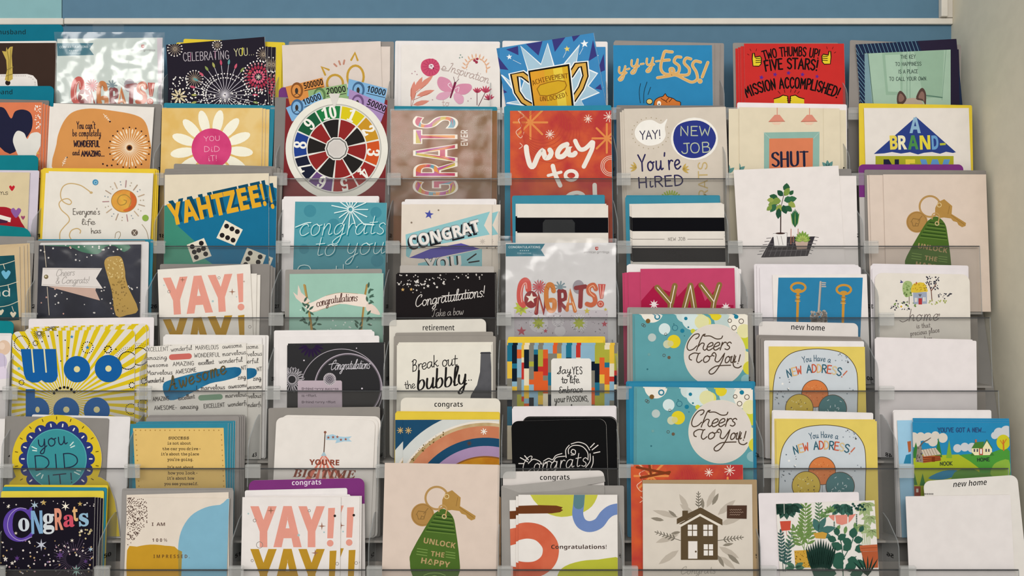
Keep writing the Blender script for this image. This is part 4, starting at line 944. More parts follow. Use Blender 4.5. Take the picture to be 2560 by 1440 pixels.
pocket(2, 'dice card')
c = card('teal card with three white dice and big slanted gold lettering', (412, 437), (672, 433), '176f94')
c.z().part('panel_print'); c.pg('e1d5bd', [(400, 420), (690, 420), (690, 470), (655, 458), (412, 514), (400, 520)]); c.pg('3f8a74', [(405, 514), (420, 516), (446, 566), (490, 606), (490, 680), (405, 680)]); c.pg('4f9a80', [(405, 610), (470, 618), (560, 680), (405, 680)])
c.part('lettering'); c.tx('0d4a66', 'YAHTZEE!', 432, 557, 674, 504, 53, f='S', off=.02); c.tx('e2a92a', 'YAHTZEE!', 427, 564, 667, 512, 53, f='S', off=.012)
def die(c, q, pips):
    c.part('die_print'); c.pg('e7dfcb', q); c.part('pip_pattern', to='die_print')
    for u, v in pips:
        x = (q[0][0] * (1 - u) + q[1][0] * u) * (1 - v) + (q[3][0] * (1 - u) + q[2][0] * u) * v; y = (q[0][1] * (1 - u) + q[1][1] * u) * (1 - v) + (q[3][1] * (1 - u) + q[2][1] * u) * v
        c.di('231f20', x, y, 6.2, n=16)
six = [(.24, .2), (.24, .5), (.24, .8), (.76, .2), (.76, .5), (.76, .8)]
def rot6(P): return [(v, u) for u, v in P]
die(c, [(563, 550), (607, 574), (587, 614), (541, 595)], rot6(six)); die(c, [(467, 612), (510, 595), (529, 640), (483, 656)], six + [(.5, .5)]); die(c, [(618, 619), (665, 638), (650, 680), (598, 668)], six); c.done()
spare(c, [(20, 3, -.8)])
env('grey', '8b8680', ((409, 431), (680, 420)), ((412, 422), (684, 419)), ((435, 409), (690, 416)), ((440, 414), (700, 420)), ((446, 418), (707, 424)))

pocket(2, 'teal congrats card')
c = card('teal card with a raised script Congrats to you under a white starburst', (738, 504), (967, 507), '529aa7')
c.z(600, 340, 4).part('dot_pattern'); c.dots('438b9b', [(700, 750, 62), (1360, 765, 56), (935, 890, 64), (1372, 1245, 64), (640, 1130, 50)], 1, 28)
c.part('starburst_print')
for col, d in (('2c7c8c', 7), ('e3f2f0', 0)): c.bu(col, 1105 + d, 735 + d, 24, 165, 15, 10, jit=.35, seed=5)
c.part('lettering')
for col, d in (('1f7888', 7), ('1a8a9a', 2), ('dcefed', -3)):  # flat strokes: dark offset copy painted as shadow, pale copy as highlight
    c.hw(col, 'congrats', 585 + d, 1000 + d, 1440 + d, 985 + d, 250, 14 if d > 0 else 8, cur=True, slant=.25, gap=.6); c.ln(col, 10, [(560 + d, 915 + d), (660 + d, 875 + d), (712 + d, 870 + d)], sm=4); c.ln(col, 14, [(1240 + d, 885 + d), (1340 + d, 890 + d)])
    c.hw(col, 'to you', 740 + d, 1205 + d, 1440 + d, 1180 + d, 250, 14 if d > 0 else 8, cur=True, slant=.25, gap=.6); c.hw(col, 'On this', 570 + d, 1400 + d, 1300 + d, 1400 + d, 130, 9, cur=True)
c.done()
env('white', WHITE, ((711, 501), (942, 499)), ((705, 497), (946, 495)), ((709, 491), (948, 490)))

pocket(2, 'blue ribbon card')
c = card('cream card with a blue ribbon banner and silver block CONGRAT letters', (1004, 511), (1230, 512), 'e1d6c8')
c.z(600, 340, 4).part('ribbon_print'); c.pg('8ec3c8', [(1655, 985), (2500, 755), (2440, 895), (2498, 985), (1665, 1145)]); c.pg('5a53a4', [(1690, 1218), (1900, 1130), (2210, 1072), (2400, 1128), (1890, 1232)]); c.pg('8ec3c8', [(1660, 1130), (1730, 1118), (1690, 1218), (1660, 1200)]); c.pg('8ec3c8', [(1780, 1275), (2420, 1128), (2420, 1420), (1780, 1420)])
c.st('4b53a4', [(1890, 785, 48)], rot=.15); c.dots('8a7a6a', [(1715, 866, 10), (1985, 742, 9), (2470, 1120, 8)], 1); c.bu('a8a098', 2425, 1055, 6, 26, 8, 4)
c.part('lettering'); c.tx('1c1c22', 'CONGRAT', 1688, 1135, 2398, 968, 118, f='S', off=.04, bow=-8); c.tx('8a9a9c', 'CONGRAT', 1700, 1117, 2412, 948, 118, f='S', off=.035, bow=-8); c.tx('ece6e0', 'CONGRAT', 1704, 1112, 2412, 944, 112, f='S', off=.01, bow=-8)
c.tx('1c1c22', 'YOU', 1850, 1350, 2210, 1320, 118, f='S', off=.03); c.tx('e6ded6', 'YOU', 1858, 1340, 2218, 1308, 112, f='S', off=.01); c.ln('1c1c22', 14, [(2275, 1240), (2360, 1180)], [(2290, 1265), (2390, 1250)]); c.done()
spare(c, [(21, -1)])
env('white', WHITE, ((1004, 504), (1236, 501)), ((1012, 498), (1241, 497)))

def banded(c, t):
    c.part('band_print'); c.q('0b0b10', c.x0 - 9, 544, c.x1 + 9, c.yb); c.q('16161b', c.x0 - 9, 620, c.x1 + 9, 655)
    if t:
        c.part('lettering'); c.hw('6a645e', 'NEW JOB', 1670, 602, 1713, 601, 8.6, 1.1, gap=1.6); c.ln('6a645e', 1.2, [(1580, 598), (1661, 598)], [(1719, 598), (1808, 598)])
pocket(2, 'half-hidden banded card')
c = card('white card with one wide black band, half hidden behind the bagged grey card', (1293, 513), (1520, 513), 'e3dcd2'); c.x0, c.x1, c.yb = 1293, 1520, 582; c.z(); banded(c, 0); c.done()
spare(c, [(-4, -4)])
env('teal', '3c889f', ((1280, 491), (1511, 488)), ((1281, 489), (1512, 487)))
pocket(2, 'black banded card')
c = card('white card with wide black bands reading NEW JOB', (1579, 513), (1810, 510), 'e3dcd2'); c.x0, c.x1, c.yb = 1579, 1810, 578; c.z(); banded(c, 1); c.done()
spare(c, [(-3, -2), (-5, -4)])
env('teal', '3c889f', ((1563, 492), (1798, 489)), ((1565, 488), (1800, 488)))

pocket(2, 'plant trio card')
c = card('tall white card with three potted houseplants on a black rug, tilted', (1834, 425), (2096, 414), 'e9e2de')
c.z(1920, 340, 4).part('rug_print'); c.pg('3b373c', [(-70, 1215), (45, 1010), (470, 1004), (398, 1200), (-40, 1215)])
c.ln('6e6a6c', 5, *[[(-40 + 52 * i, 1200), (40 + 46 * i, 1020)] for i in range(9)], [(0, 1150), (420, 1140)], [(20, 1080), (450, 1070)]); c.ln('3b373c', 5, *[[(468 - 12 * i, 1010 + 32 * i), (505 - 14 * i, 1014 + 33 * i)] for i in range(6)], *[[(30 - 18 * i, 1020 + 32 * i), (-15 - 18 * i, 1024 + 32 * i)] for i in range(6)])
c.part('fig_tree_print'); c.ln('3b2c2a', 11, [(128, 700), (126, 980)]); c.ln('3b2c2a', 6, [(127, 720), (165, 560)], [(127, 740), (50, 640)])
for i, (x, y, l, w, a) in enumerate([(180, 560, 90, 70, 85), (165, 600, 95, 62, 60), (190, 640, 100, 62, 10), (200, 660, 90, 60, -35), (150, 600, 80, 55, 135), (100, 620, 90, 56, 165), (90, 660, 95, 60, 200), (80, 680, 100, 60, 235), (120, 680, 100, 66, 260), (150, 690, 95, 64, 290), (175, 700, 85, 56, 320), (130, 650, 90, 70, 180), (160, 650, 90, 66, 20), (60, 640, 70, 48, 180), (110, 720, 110, 56, 265), (215, 590, 60, 40, 50), (40, 700, 70, 46, 220)]): c.leaves(['2c5b3c', '7f9748', '356848', '97a552', '24503a'][i % 5], [(x, y, l, w, a)])
c.part('pot_print'); c.pg('ebe7e3', [(52, 975), (190, 968), (186, 1110), (64, 1112)]); c.ln('8a8484', 4, [(52, 975), (190, 968), (186, 1110), (64, 1112)], [(90, 1000), (110, 1090)], [(130, 1000), (150, 1090)], closed=False); c.di('3a2420', 122, 974, 48, 9)
c.part('snake_plant_print'); c.leaves('2e6a42', [(270, 915, 190 - 14 * abs(i), 30, 90 - 5 * i) for i in range(-3, 4)]); c.leaves('a0b060', [(270 + 12 * i, 905, 150, 6, 90 - 4 * i) for i in (-2, 0, 2)]); c.pg('ece6e2', [(226, 915), (302, 915), (298, 1000), (230, 1000)]); c.ln('b3755c', 7, [(230, 930), (228, 1080)], [(300, 930), (300, 1010)], [(252, 1000), (250, 1060)])
c.part('succulent_print'); c.pg('c3aa9a', [(270, 1055), (402, 1050), (385, 1130), (288, 1134)]); c.leaves('7d9f46', [(345, 1050, 105 - 6 * abs(i), 34, 90 - 20 * i) for i in range(-4, 5)]); c.leaves('a9bd62', [(345, 1045, 60, 22, 90 - 28 * i) for i in range(-3, 4)]); c.done()
spare(c, [(45, 14, -2.5)])
env('grey', '87837f', ((1872, 424), (2128, 422)))

pocket(2, 'pink key card')
c = card('pale pink card with a green key fob on a gold ring, by the right wall', (2208, 436), (2465, 436), 'dccbbd'); key_art(c, 1920, 340, 4); c.done()
spare(c, [(-34, 1), (-39, 1)], art=False)
env('grey', '88837e', ((2161, 424), (2465, 426)))
tab('purple category divider behind the pink key card at right', (2146, 411), (2408, 411), '76327a', 82, board='bdb8b4')

# ------------------------------------------------------------------ tier 4
pocket(3, 'teal hearts card')
c = card('beige framed dark teal card with bunting and a pale blue heart, left edge', (-205, 630), (48, 616), 'cab38e')
c.z().part('panel_print'); c.pg('1e5c64~174a54', [(-190, 650), (36, 638), (48, 800), (-190, 820)]); c.ln('d8cdb4', 1.6, [(-60, 665), (0, 662), (36, 652)], [(-60, 712), (0, 716), (45, 704)], [(-60, 770), (10, 766), (48, 752)], [(8, 660), (12, 672)], [(20, 712), (22, 724)], [(30, 766), (34, 778)], sm=4)
c.part('heart_pattern'); heart(c, '6cb0cc', 15, 686, 12); heart(c, 'd8cdb4', 33, 786, 8); heart(c, 'd8cdb4', 2, 780, 8)
c.part('lettering'); c.tx('d6d2c6', 'and', -40, 741, 25, 741, 20, f='s'); c.done()
spare(c, [(9, -3), (16, -6), (21, -9)], art=False)
env('grey', '8d8883', ((-205, 586), (86, 592)))
tab('tilted teal category divider in front of the beige hearts card', (-172, 545), (80, 571), '10787e', 45, board='10787e', rad=.012)

pocket(3, 'gold cork card')
c = card('bagged navy confetti card with a gold cork and white Cheers & Congrats tag', (97, 613), (353, 611), '26262f~33343f')
c.z(0, 340, 4).part('confetti_dot_pattern'); c.pg('41735a', smooth([(388, 1085), (900, 1075), (1290, 1090), (1240, 1160), (1150, 1100), (1050, 1110), (980, 1180), (820, 1160), (700, 1110), (520, 1100)], True, 3))
c.rnd('dcd6d0', 390, 1090, 1410, 1250, 26, 5, 10, 6); c.rnd('dcd6d0', 470, 1500, 1410, 1790, 34, 5, 10, 9); c.rnd('c89a8a', 400, 1090, 1400, 1780, 12, 6, 11, 3)
c.ln('cfc0a8', 6, [(440, 1085), (462, 1310)], [(472, 1510), (492, 1790)])
c.part('pennant_print', 'pink pennant'); c.pg('cbab9b', [(480, 1505), (960, 1510), (955, 1545), (1000, 1645)])
c.part('tag_print', 'white swallowtail tag'); c.pg('e6ded8', [(428, 1318), (1022, 1322), (960, 1425), (1028, 1526), (415, 1498)]); c.ln('b8aca4', 4, [(438, 1330), (1000, 1334)], [(428, 1486), (1000, 1512)]); c.di('7a6a48', 462, 1408, 22); c.di('d8cfa8', 458, 1404, 9)
c.part('lettering', to='tag_print'); c.hw('9a938e', 'Cheers', 560, 1405, 745, 1392, 80, 5, cur=True, slant=.2); c.hw('9a938e', '& Congrats!', 556, 1478, 890, 1470, 78, 5, cur=True, slant=.2)
c.part('cork_print', 'gold glitter cork'); c.pg('b3914a*', smooth([(1043, 1270), (1075, 1215), (1140, 1202), (1200, 1205), (1230, 1250), (1252, 1360), (1256, 1420), (1290, 1530), (1382, 1740), (1270, 1790), (1160, 1795), (1120, 1560), (1075, 1400)], True, 3)); c.rnd('d8bf80*', 1080, 1230, 1230, 1420, 40, 4, 9, 5); c.rnd('8a6c30*', 1120, 1420, 1280, 1760, 50, 4, 9, 6); c.done()
bag(c, ((90, 606), (359, 605), (372, 830), (98, 830)), seed=12, amp=.001)
env('white', 'd8d4d2', ((100, 607), (372, 604)))
env('grey', '8d8883', ((87, 601), (364, 601)))
env('teal', '2d8198', ((95, 598), (383, 598)))

def yay_art(c, ox, oy, k, x0, x1, b0, b1, h, ex, deco, seed=1):
    """YAY! twice, salmon above gold"""
    c.z(ox, oy, k)
    for row, col in ((0, 'e39b8a'), (1, 'ba8f2c')):
        c.part('lettering'); dy = row * deco[0]
        c.tx(col, 'YAY', x0, b0 + dy, x1, b1 + dy, h, f='S', off=.02)
        e = [(p + row * 12, q + dy) for p, q in ex]; c.pg(col, e); c.di(col, (e[2][0] + e[3][0]) / 2, e[2][1] + deco[1], deco[1] * .68)
    c.part('sparkle_pattern'); c.st('9a6c58', [(x, y, r) for x, y, r in deco[2]], 4, .22); c.add([q for x, y, r in deco[3] for q in ribbon(c.el(x, y, r, n=14), 4, closed=True)], '8a8078'); c.dots('a8c4c4', deco[4], 10)
pocket(3, 'pink and gold yay card')
c = card('white card reading YAY! in salmon and gold, tilted, left of the mint banner card', (394, 674), (625, 660), 'e8e2d8')
yay_art(c, 0, 680, 4, 1650, 2345, 418, 376, 345, [(2368, 20), (2432, 12), (2432, 300), (2388, 306)], (415, 50, [(1825, 78, 28), (2322, 198, 36), (2440, 95, 14)], [(1690, 196, 14), (2190, 58, 12), (2498, 548, 14), (1700, 580, 12)], [(2128, 292, 11), (2365, 248, 6), (1640, 132, 6)])); c.done()
spare(c, [(16, 10, -3.4), (24, 13, -3.4)], art=False)
env('grey', '8a8580', ((400, 660), (675, 660)), ((408, 664), (682, 664)), ((414, 668), (688, 668)))

pocket(3, 'mint banner card')
c = card('mint card with a pink congratulations banner tied between two leafy poles', (724, 685), (958, 683), '9bc3b2')
c.z(600, 680, 4).part('pole_print'); c.ln('b39052', 20, [(642, 130), (668, 260), (725, 640)], [(1272, 128), (1250, 230), (1205, 640)]); c.ln('8a6a38', 5, [(655, 130), (740, 640)], [(1262, 130), (1195, 640)])
c.part('banner_print'); c.pg('efdfd2', smooth([(650, 330), (740, 295), (860, 238), (1000, 208), (1180, 218), (1268, 238), (1272, 342), (1180, 342), (1000, 318), (850, 362), (725, 402), (640, 345)], True, 3)); c.pg('e6d2c4', [(530, 200), (575, 235), (582, 128), (612, 205), (705, 290), (640, 330), (560, 262)]); c.pg('e6d2c4', smooth([(1275, 308), (1350, 345), (1402, 425), (1330, 415), (1262, 380)], True, 3)); c.ln('c0a080', 4, [(860, 238), (1000, 208), (1180, 218)], [(725, 402), (850, 362), (1000, 318)], sm=4)
c.part('lettering', to='banner_print'); c.hw('54342e', 'congratulations', 768, 352, 1172, 292, 100, 8, bow=14, cur=True, nib=.5, slant=.15)
c.part('leaf_pattern')
for x, y, a in ((640, 300, 60), (660, 350, 130), (690, 380, 40), (650, 400, 120), (680, 520, 150), (720, 540, 40), (650, 470, 200), (760, 500, 70), (1285, 220, 70), (1290, 260, 40), (1275, 300, 100), (1270, 430, 50), (1265, 500, 60), (1190, 520, 140), (1180, 560, 120), (1280, 160, 80)): c.leaves('466556', [(x, y, 62, 22, a), (x + 6, y + 20, 54, 20, a - 75)])
c.part('snow_dot_pattern'); c.rnd('dfe9e2', 830, 480, 1160, 640, 20, 5, 9, 3); c.dots('dfe9e2', [(605, 380, 7), (1340, 470, 7), (1310, 520, 6)], 1); c.done()
env('grey', '98948e', ((713, 674), (955, 672)))

pocket(3, 'black star-sprinkled card')
c = card('black card with silver stars and white script Congratulations! Take a bow', (990, 685), (1238, 684), '1d191a')
c.z(600, 680, 4).part('star_pattern'); c.rnd('d8d2cc', 1565, 20, 1780, 160, 22, 4, 9, 4); c.rnd('d8d2cc', 1760, 60, 2050, 130, 20, 5, 11, 5); c.rnd('c8c2bc', 1950, 15, 2420, 80, 18, 4, 9, 8); c.rnd('c8c2bc', 1720, 120, 1930, 220, 9, 4, 9, 7)
c.st('e6e0d8', [(1880, 140, 19), (1675, 122, 16), (1590, 122, 15), (1780, 102, 14), (1970, 152, 15), (2280, 55, 14)]); c.st('cfa868', [(1628, 176, 20), (1712, 174, 18)])
c.part('lettering'); c.hw('dbd5cf', 'Congratulations!', 1750, 350, 2445, 244, 128, 9, cur=True, slant=.25); c.ln('dbd5cf', 8, [(2020, 240), (2180, 225), (2330, 200)], sm=4); c.hw('a59f9a', 'Take a bow', 1915, 448, 2232, 424, 84, 6, cur=True, slant=.2); c.done()
spare(c, [(3, -3)], art=False)
env('grey', 'b5afa8', ((1000, 663), (1235, 666)))

pocket(3, 'bagged grey card')
c = card('clear-bagged light grey card with colourful CONGRATS! letters and stars, centre of the rack', (1264, 607), (1539, 607), 'd7d4d3')
brand_art(c, 1220, 340, 4, [(178, 1080), (570, 1078), (530, 1140), (570, 1202), (178, 1204)], (206, 1122, 522, 1122, 22), (1087, 1126, 960, 1212, 1172))
c.z(1220, 340, 4).part('bag_edge_print').pg('3f7f92', [(140, 1050), (166, 1050), (168, 1170), (142, 1172)])
congrats_art(c, 1220, 680, 4); c.done()
hang_tab(c, 1357, 549, 1437, 583); c.flush()
bag(c, ((1251, 590), (1541, 597), (1541, 852), (1254, 850)), seed=8, film=M_MID)

pocket(3, 'magenta yay card')
c = card('magenta card with olive and white outlined YAY lettering casting pink shadows', (1601, 672), (1836, 670), 'c2456a')
c.z(1500, 680, 4).part('shadow_shape_print'); c.pg('a81c44', [(540, 140), (410, 290), (400, 420), (1340, 420), (1335, 330), (1160, 330), (1215, 110), (1050, 290), (985, 110), (850, 290), (900, 115), (770, 250), (745, 110), (700, 200)])
c.part('lettering')
for col, w in (('8a6c3c', 58), ('f0e8d8', 8)):
    c.ln(col, w, [(572, 155), (705, 310), (700, 430)], [(748, 138), (712, 310)], [(905, 135), (840, 380), (835, 430)], [(905, 135), (940, 340), (950, 430)], [(1012, 130), (1140, 296), (1120, 430)], [(1194, 128), (1142, 290)])
c.part('burst_pattern'); c.st('f2e6e4', [(540, 325, 50), (1258, 352, 48)], 8, .42); c.done()
spare(c, [(-30, 8), (-39, 9), (-44, 10)], art=False)
env('white', WHITE, ((1567, 662), (1840, 665)), ((1570, 660), (1846, 668)), ((1600, 664), (1853, 672)))

pocket(3, 'blue keys card')
c = card('white bordered blue card with three antique keys', (1931, 687), (2167, 685), 'ebe5e1')
c.z().part('panel_print').pg('2f80aa', [(1946, 694), (2157, 694), (2150, 860), (1940, 860)])
c.z(1920, 680, 4)
for x, y in ((303, 155), (758, 176)):
    c.part('key_print'); c.ln('c9923a', 22, c.el(x, y, 72, 46), closed=True); c.di('c9923a', x - 2, y + 28, 34, 16); c.ln('c9923a', 28, [(x - 3, y + 50), (x - 12, y + 400)], taper=.15); c.ln('b07a2c', 10, [(x - 26, y + 78), (x + 18, y + 80)], [(x - 28, y + 118), (x + 14, y + 120)]); c.ln('d9a850', 9, [(x - 22, y + 95), (x + 14, y + 97)], [(x - 30, y + 135), (x + 16, y + 137)])
c.part('key_print', 'silver key'); c.ln('b5ada6', 20, [(525, 100), (505, 400)]); c.ln('b5ada6', 12, [(530, 105), (575, 108)], [(530, 125), (572, 127)], [(530, 145), (576, 146)]); c.rnd('a8a098', 435, 395, 580, 500, 50, 12, 22, 5); c.ln('8a847c', 5, [(535, 100), (515, 400)]); c.done()
env('white', 'e6e0e2', ((1899, 668), (2152, 667)), ((1892, 662), (2147, 663)), ((1885, 660), (2140, 661)))

pocket(3, 'cottage card')
c = card('cream card with a small yellow-roofed cottage between two trees reading home', (2187, 682), (2424, 686), 'e5ded3', rad=.009)
c.z(1920, 680, 4).part('tree_print'); c.ln('6a5a46', 7, [(1412, 130), (1412, 320)]); c.pg('a3b87a', smooth([(1345, 180), (1355, 110), (1395, 88), (1440, 110), (1440, 190), (1430, 235), (1375, 250)], True, 4)); c.rnd('7f9a5a', 1355, 100, 1435, 240, 20, 5, 12, 2)
c.part('cottage_print'); c.pg('9ea8bc', [(1450, 205), (1588, 200), (1590, 318), (1455, 322)]); c.pg('dbbd3e', smooth([(1432, 205), (1445, 130), (1480, 110), (1560, 108), (1598, 190), (1560, 198)], True, 2)); c.pg('b05a40', [(1478, 100), (1490, 100), (1490, 122), (1478, 122)]); c.q('b23a3c', 1505, 262, 1540, 325); c.q('eae6de', 1468, 258, 1492, 300); c.q('eae6de', 1550, 252, 1574, 294); c.ln('5a6478', 3, [(1480, 258), (1480, 300)], [(1562, 252), (1562, 294)]); heart(c, '6a6a70', 1520, 232, 16); c.rnd('b8962c', 1445, 120, 1580, 195, 22, 4, 8, 4)
c.part('tree_print'); c.ln('7a5448', 9, [(1640, 290), (1632, 190)], [(1632, 190), (1605, 110)], [(1632, 190), (1680, 120)]); c.rnd('3d3c48', 1575, 45, 1725, 175, 44, 4, 9, 7)
c.part('flower_pattern'); c.rnd('4a4a54', 1225, 285, 1420, 380, 26, 4, 10, 3); c.rnd('7f9a5a', 1260, 300, 1480, 350, 16, 5, 10, 5); c.rnd('4a4a54', 1690, 215, 1840, 270, 22, 4, 9, 9); c.rnd('a8b060', 1600, 280, 1780, 325, 16, 5, 10, 8); c.petals('f6f0e8', 1332, 345, 8, 30, 8, 14); c.di('d8b040', 1332, 345, 11); c.leaves('4a4a80', [(1318, 105, 36, 14, 10), (1340, 105, 30, 10, 120)])
c.part('lettering'); c.hw('6e625e', 'home', 1400, 492, 1700, 484, 140, 7, cur=True, slant=.2, gap=1.2); c.ln('6e625e', 6, [(1318, 485), (1350, 500), (1400, 475)], [(1690, 430), (1715, 420), (1712, 440)], sm=4); c.hw('6e625e', 'is that', 1485, 562, 1622, 554, 52, 5); c.hw('6e625e', 'precious place', 1425, 638, 1715, 600, 52, 5); c.hw('6e625e', 'where', 1540, 690, 1640, 684, 52, 5); c.done()
env('white', 'e6e0e2', ((2180, 671), (2414, 672)), ((2176, 663), (2418, 667)), ((2180, 659), (2421, 664)))

# ------------------------------------------------------------------ tier 5
pocket(4, 'balloon card')
c = card('white card with a peach balloon shape, far left edge above the teal divider', (-190, 837), (28, 839), 'e7e1df')
c.z(0, 680, 4).part('balloon_print'); c.di('dcbfa6', 40, 755, 66, 74); c.di('e8d0bc', 20, 740, 30, 36); c.di('c9bed4', 0, 900, 70, 90); c.pg('ded2e2', [(-60, 960), (60, 940), (100, 1060), (-60, 1080)]); c.ln('a8a0b0', 4, [(40, 829), (50, 960)]); c.done()
env('white', 'dedad8', ((-190, 832), (30, 833)))
tab('plain teal category divider behind the balloon card, left edge', (-172, 796), (35, 803), '0f7e86', 34, board='0f7e86')

pocket(4, 'yellow sunray card')
c = card('yellow and white sunray card with bold blue letters Woo hoo', (31, 829), (337, 823), 'ddd7cc', rad=.006)
c.z(0, 680, 4).part('sunray_pattern'); cx, cy = 645, 1300
for i in range(52):
    a = 2 * PI * (i + .25) / 52; b = a + 2 * PI / 104; c.add([[(cx, cy), (cx + 1500 * math.cos(a), cy + 1500 * math.sin(a)), (cx + 1500 * math.cos(b), cy + 1500 * math.sin(b))]], 'd9bf1c'); c.k -= 1
c.k += 2
c.part('dotted_circle_pattern')
for x, y, r, n, d in ((218, 715, 75, 26, 6), (1278, 885, 88, 34, 7), (1080, 775, 34, 10, 8), (1320, 1132, 27, 9, 7), (215, 1105, 24, 9, 6), (875, 755, 56, 16, 6), (355, 712, 24, 9, 6), (1310, 1370, 52, 18, 6)): c.dots('1c1a18', [(x + r * math.cos(i * 2 * PI / n), y + r * math.sin(i * 2 * PI / n)) for i in range(n)], d)
c.dots('6a5a18', [(1278 + rr * math.cos(t * .16), 885 + rr * math.sin(t * .16)) for rr in (112, 130) for t in range(-20, -6)], 4); c.bu('1c1a18', 392, 615, 16, 55, 18, 5); c.st('2f80b8', [(875, 755, 24), (718, 648, 20)])
c.dots('1c1a18', [(645 + 118 * math.cos(t), 1265 - 112 * math.sin(t)) for t in (.6, .95, 1.3, 1.6, 1.95, 2.3, 2.65)], 14); c.dots('1c1a18', [(485, 642), (575, 636), (652, 682), (685, 758), (674, 840), (608, 890), (422, 696), (1160, 772)], 7); c.dots('6ab0b4', [(190, 965), (1062, 955)], 14)
c.part('lettering'); B = '155c9e'
c.pg(B, [(208, 770), (560, 770), (578, 1040), (560, 1085), (520, 1106), (450, 1104), (415, 1080), (380, 1104), (320, 1106), (262, 1075), (240, 1020)]); c.ln('e0d9a8', 15, [(318, 772), (338, 1000)], [(442, 772), (462, 1000)])
for x, y, r in ((770, 972, 132), (1085, 966, 137)): c.di(B, x, y, r, n=40); c.di('dfd49a', x, y, 31)
c.q(B, 258, 1172, 350, 1460); c.di(B, 376, 1385, 118, 130, n=40); c.di('dfd49a', 376, 1376, 22, 30)
for x in (664, 968): c.di(B, x, 1384, 130, n=40); c.di('dfd49a', x, 1376, 31)
c.done(); spare(c, [(27, -7, .6), (32, -11, .6)])
env('white', 'e6dfdf', ((72, 797), (385, 793)))

pocket(4, 'handwritten words card')
c = card('white card covered in handwritten praise words with a blue brush stroke reading Awesome', (368, 866), (615, 857), 'e4dfd6')
c.z(0, 680, 4).part('brush_stroke_print'); c.ln('cb6c62', 58, [(1718, 852), (1890, 842)]); c.ln('7c9c82', 56, [(2010, 1258), (2200, 1248)])
c.pg('2f7ba2~1c628c', smooth([(1632, 1120), (1700, 1080), (1850, 1035), (2050, 990), (2350, 950), (2412, 982), (2385, 1040), (2250, 1085), (2100, 1115), (1950, 1190), (1820, 1255), (1700, 1282), (1640, 1215)], True, 3))
c.part('lettering'); D = '35302e'
for t, x0, y0, x1, y1, cu in (('EXCELLENT', 1450, 795, 1685, 788, 0), ('wonderful', 1710, 795, 1920, 778, 1), ('MARVELOUS', 1955, 778, 2185, 770, 0), ('awesome.', 2225, 766, 2430, 750, 1), ('amazing', 1460, 880, 1670, 872, 1), ('WONDERFUL', 1945, 855, 2200, 845, 0), ('marvelous', 2225, 842, 2460, 820, 1), ('Awesome', 1455, 952, 1680, 945, 0), ('AMAZING', 1730, 940, 1940, 932, 0), ('excellent', 1985, 930, 2140, 918, 1), ('wonderful', 2190, 915, 2425, 895, 1),
                          ('Marvelous', 1470, 1030, 1725, 1022, 1), ('AWESOME', 1760, 1020, 1965, 995, 0), ('NT', 2415, 980, 2465, 975, 0), ('wonderful', 1480, 1108, 1640, 1100, 1), ('zing', 2380, 1075, 2460, 1065, 1), ('L marvelous', 1965, 1180, 2250, 1170, 1), ('awesome', 2285, 1165, 2480, 1148, 1), ('AMAZING', 1530, 1290, 1690, 1282, 0), ('excellent', 1785, 1282, 1950, 1262, 1), ('marvelous.', 2255, 1258, 2480, 1240, 1), ('AWESOME-', 1545, 1378, 1770, 1372, 0), ('amazing;', 1805, 1370, 2000, 1362, 1), ('EXCELLENT', 2040, 1362, 2250, 1346, 0), ('wonderful', 2280, 1346, 2500, 1326, 1)):
    c.hw(D, t, x0, y0, x1, y1, 44 if not cu else 54, 4.6, cur=bool(cu), gap=None if not cu else .5)
c.hw('5f5436', 'Awesome', 1690, 1190, 2265, 1012, 165, 15, cur=True, slant=.2, gap=1.2); c.done()
spare(c, [(40, -5, -2)])
env('white', 'e6e2de', ((412, 846), (655, 843)), ((408, 840), (664, 838)), ((412, 836), (672, 838)))

pocket(4, 'black rings card')
c = card('glossy black card with thin ring outlines and a lilac panel about effort', (718, 863), (960, 860), '0d0b10+')
c.z(600, 680, 4).part('ring_print'); c.rg('a9a1a9', 1015, 1180, 410, 7, 72); c.rg('6c646c', 1080, 1150, 330, 20, 72); c.rg('cfc4cf', 1080, 1150, 334, 5, 72); c.petals('2a1b3c', 710, 725, 40, 130, 18, 24); c.dots('d8d0d8', [(640, 884, 8), (1165, 762, 6), (1220, 1165, 9)], 1)
c.part('flower_print'); c.bu('b5b0b5', 520, 1075, 40, 118, 26, 6); c.add(ribbon(c.el(520, 1075, 40), 5, closed=True), 'b5b0b5')
for i in range(13): a = -2.2 + i * .3; c.ln('b5b0b5', 4, c.leaf('', 520 + 60 * math.cos(a), 1075 + 60 * math.sin(a), 66, 24, -math.degrees(a)), closed=True)
c.part('panel_print', 'lilac panel'); c.pg('bdadb6', [(590, 1085), (1008, 1085), (1020, 1097), (1024, 1500), (578, 1500), (578, 1097)])
c.part('medallion_print'); c.di('c3bbbf', 897, 1072, 63, n=32); c.bu('4a4450', 897, 1072, 14, 56, 20, 5); c.rg('4a4450', 897, 1072, 36, 4); c.di('3a3440', 897, 1072, 8)
c.part('lettering'); c.hw('dad6dc', 'Congratulations', 905, 980, 1295, 966, 112, 6, cur=True, slant=.3); c.ln('dad6dc', 6, [(890, 925), (960, 912), (990, 920)], sm=4)
for t, x1, y in (('Behind every success', 985, 1178), ('is effort.', 768, 1247), ('Behind every effort', 955, 1312)): c.tx('5a4c58', t, 620, y, x1, y, 24, f='s', off=.012)
c.done(); spare(c, [(1, -4)], art=False)
env('white', WHITE, ((698, 843), (948, 839)), ((690, 832), (936, 828)), ((685, 826), (931, 824)))

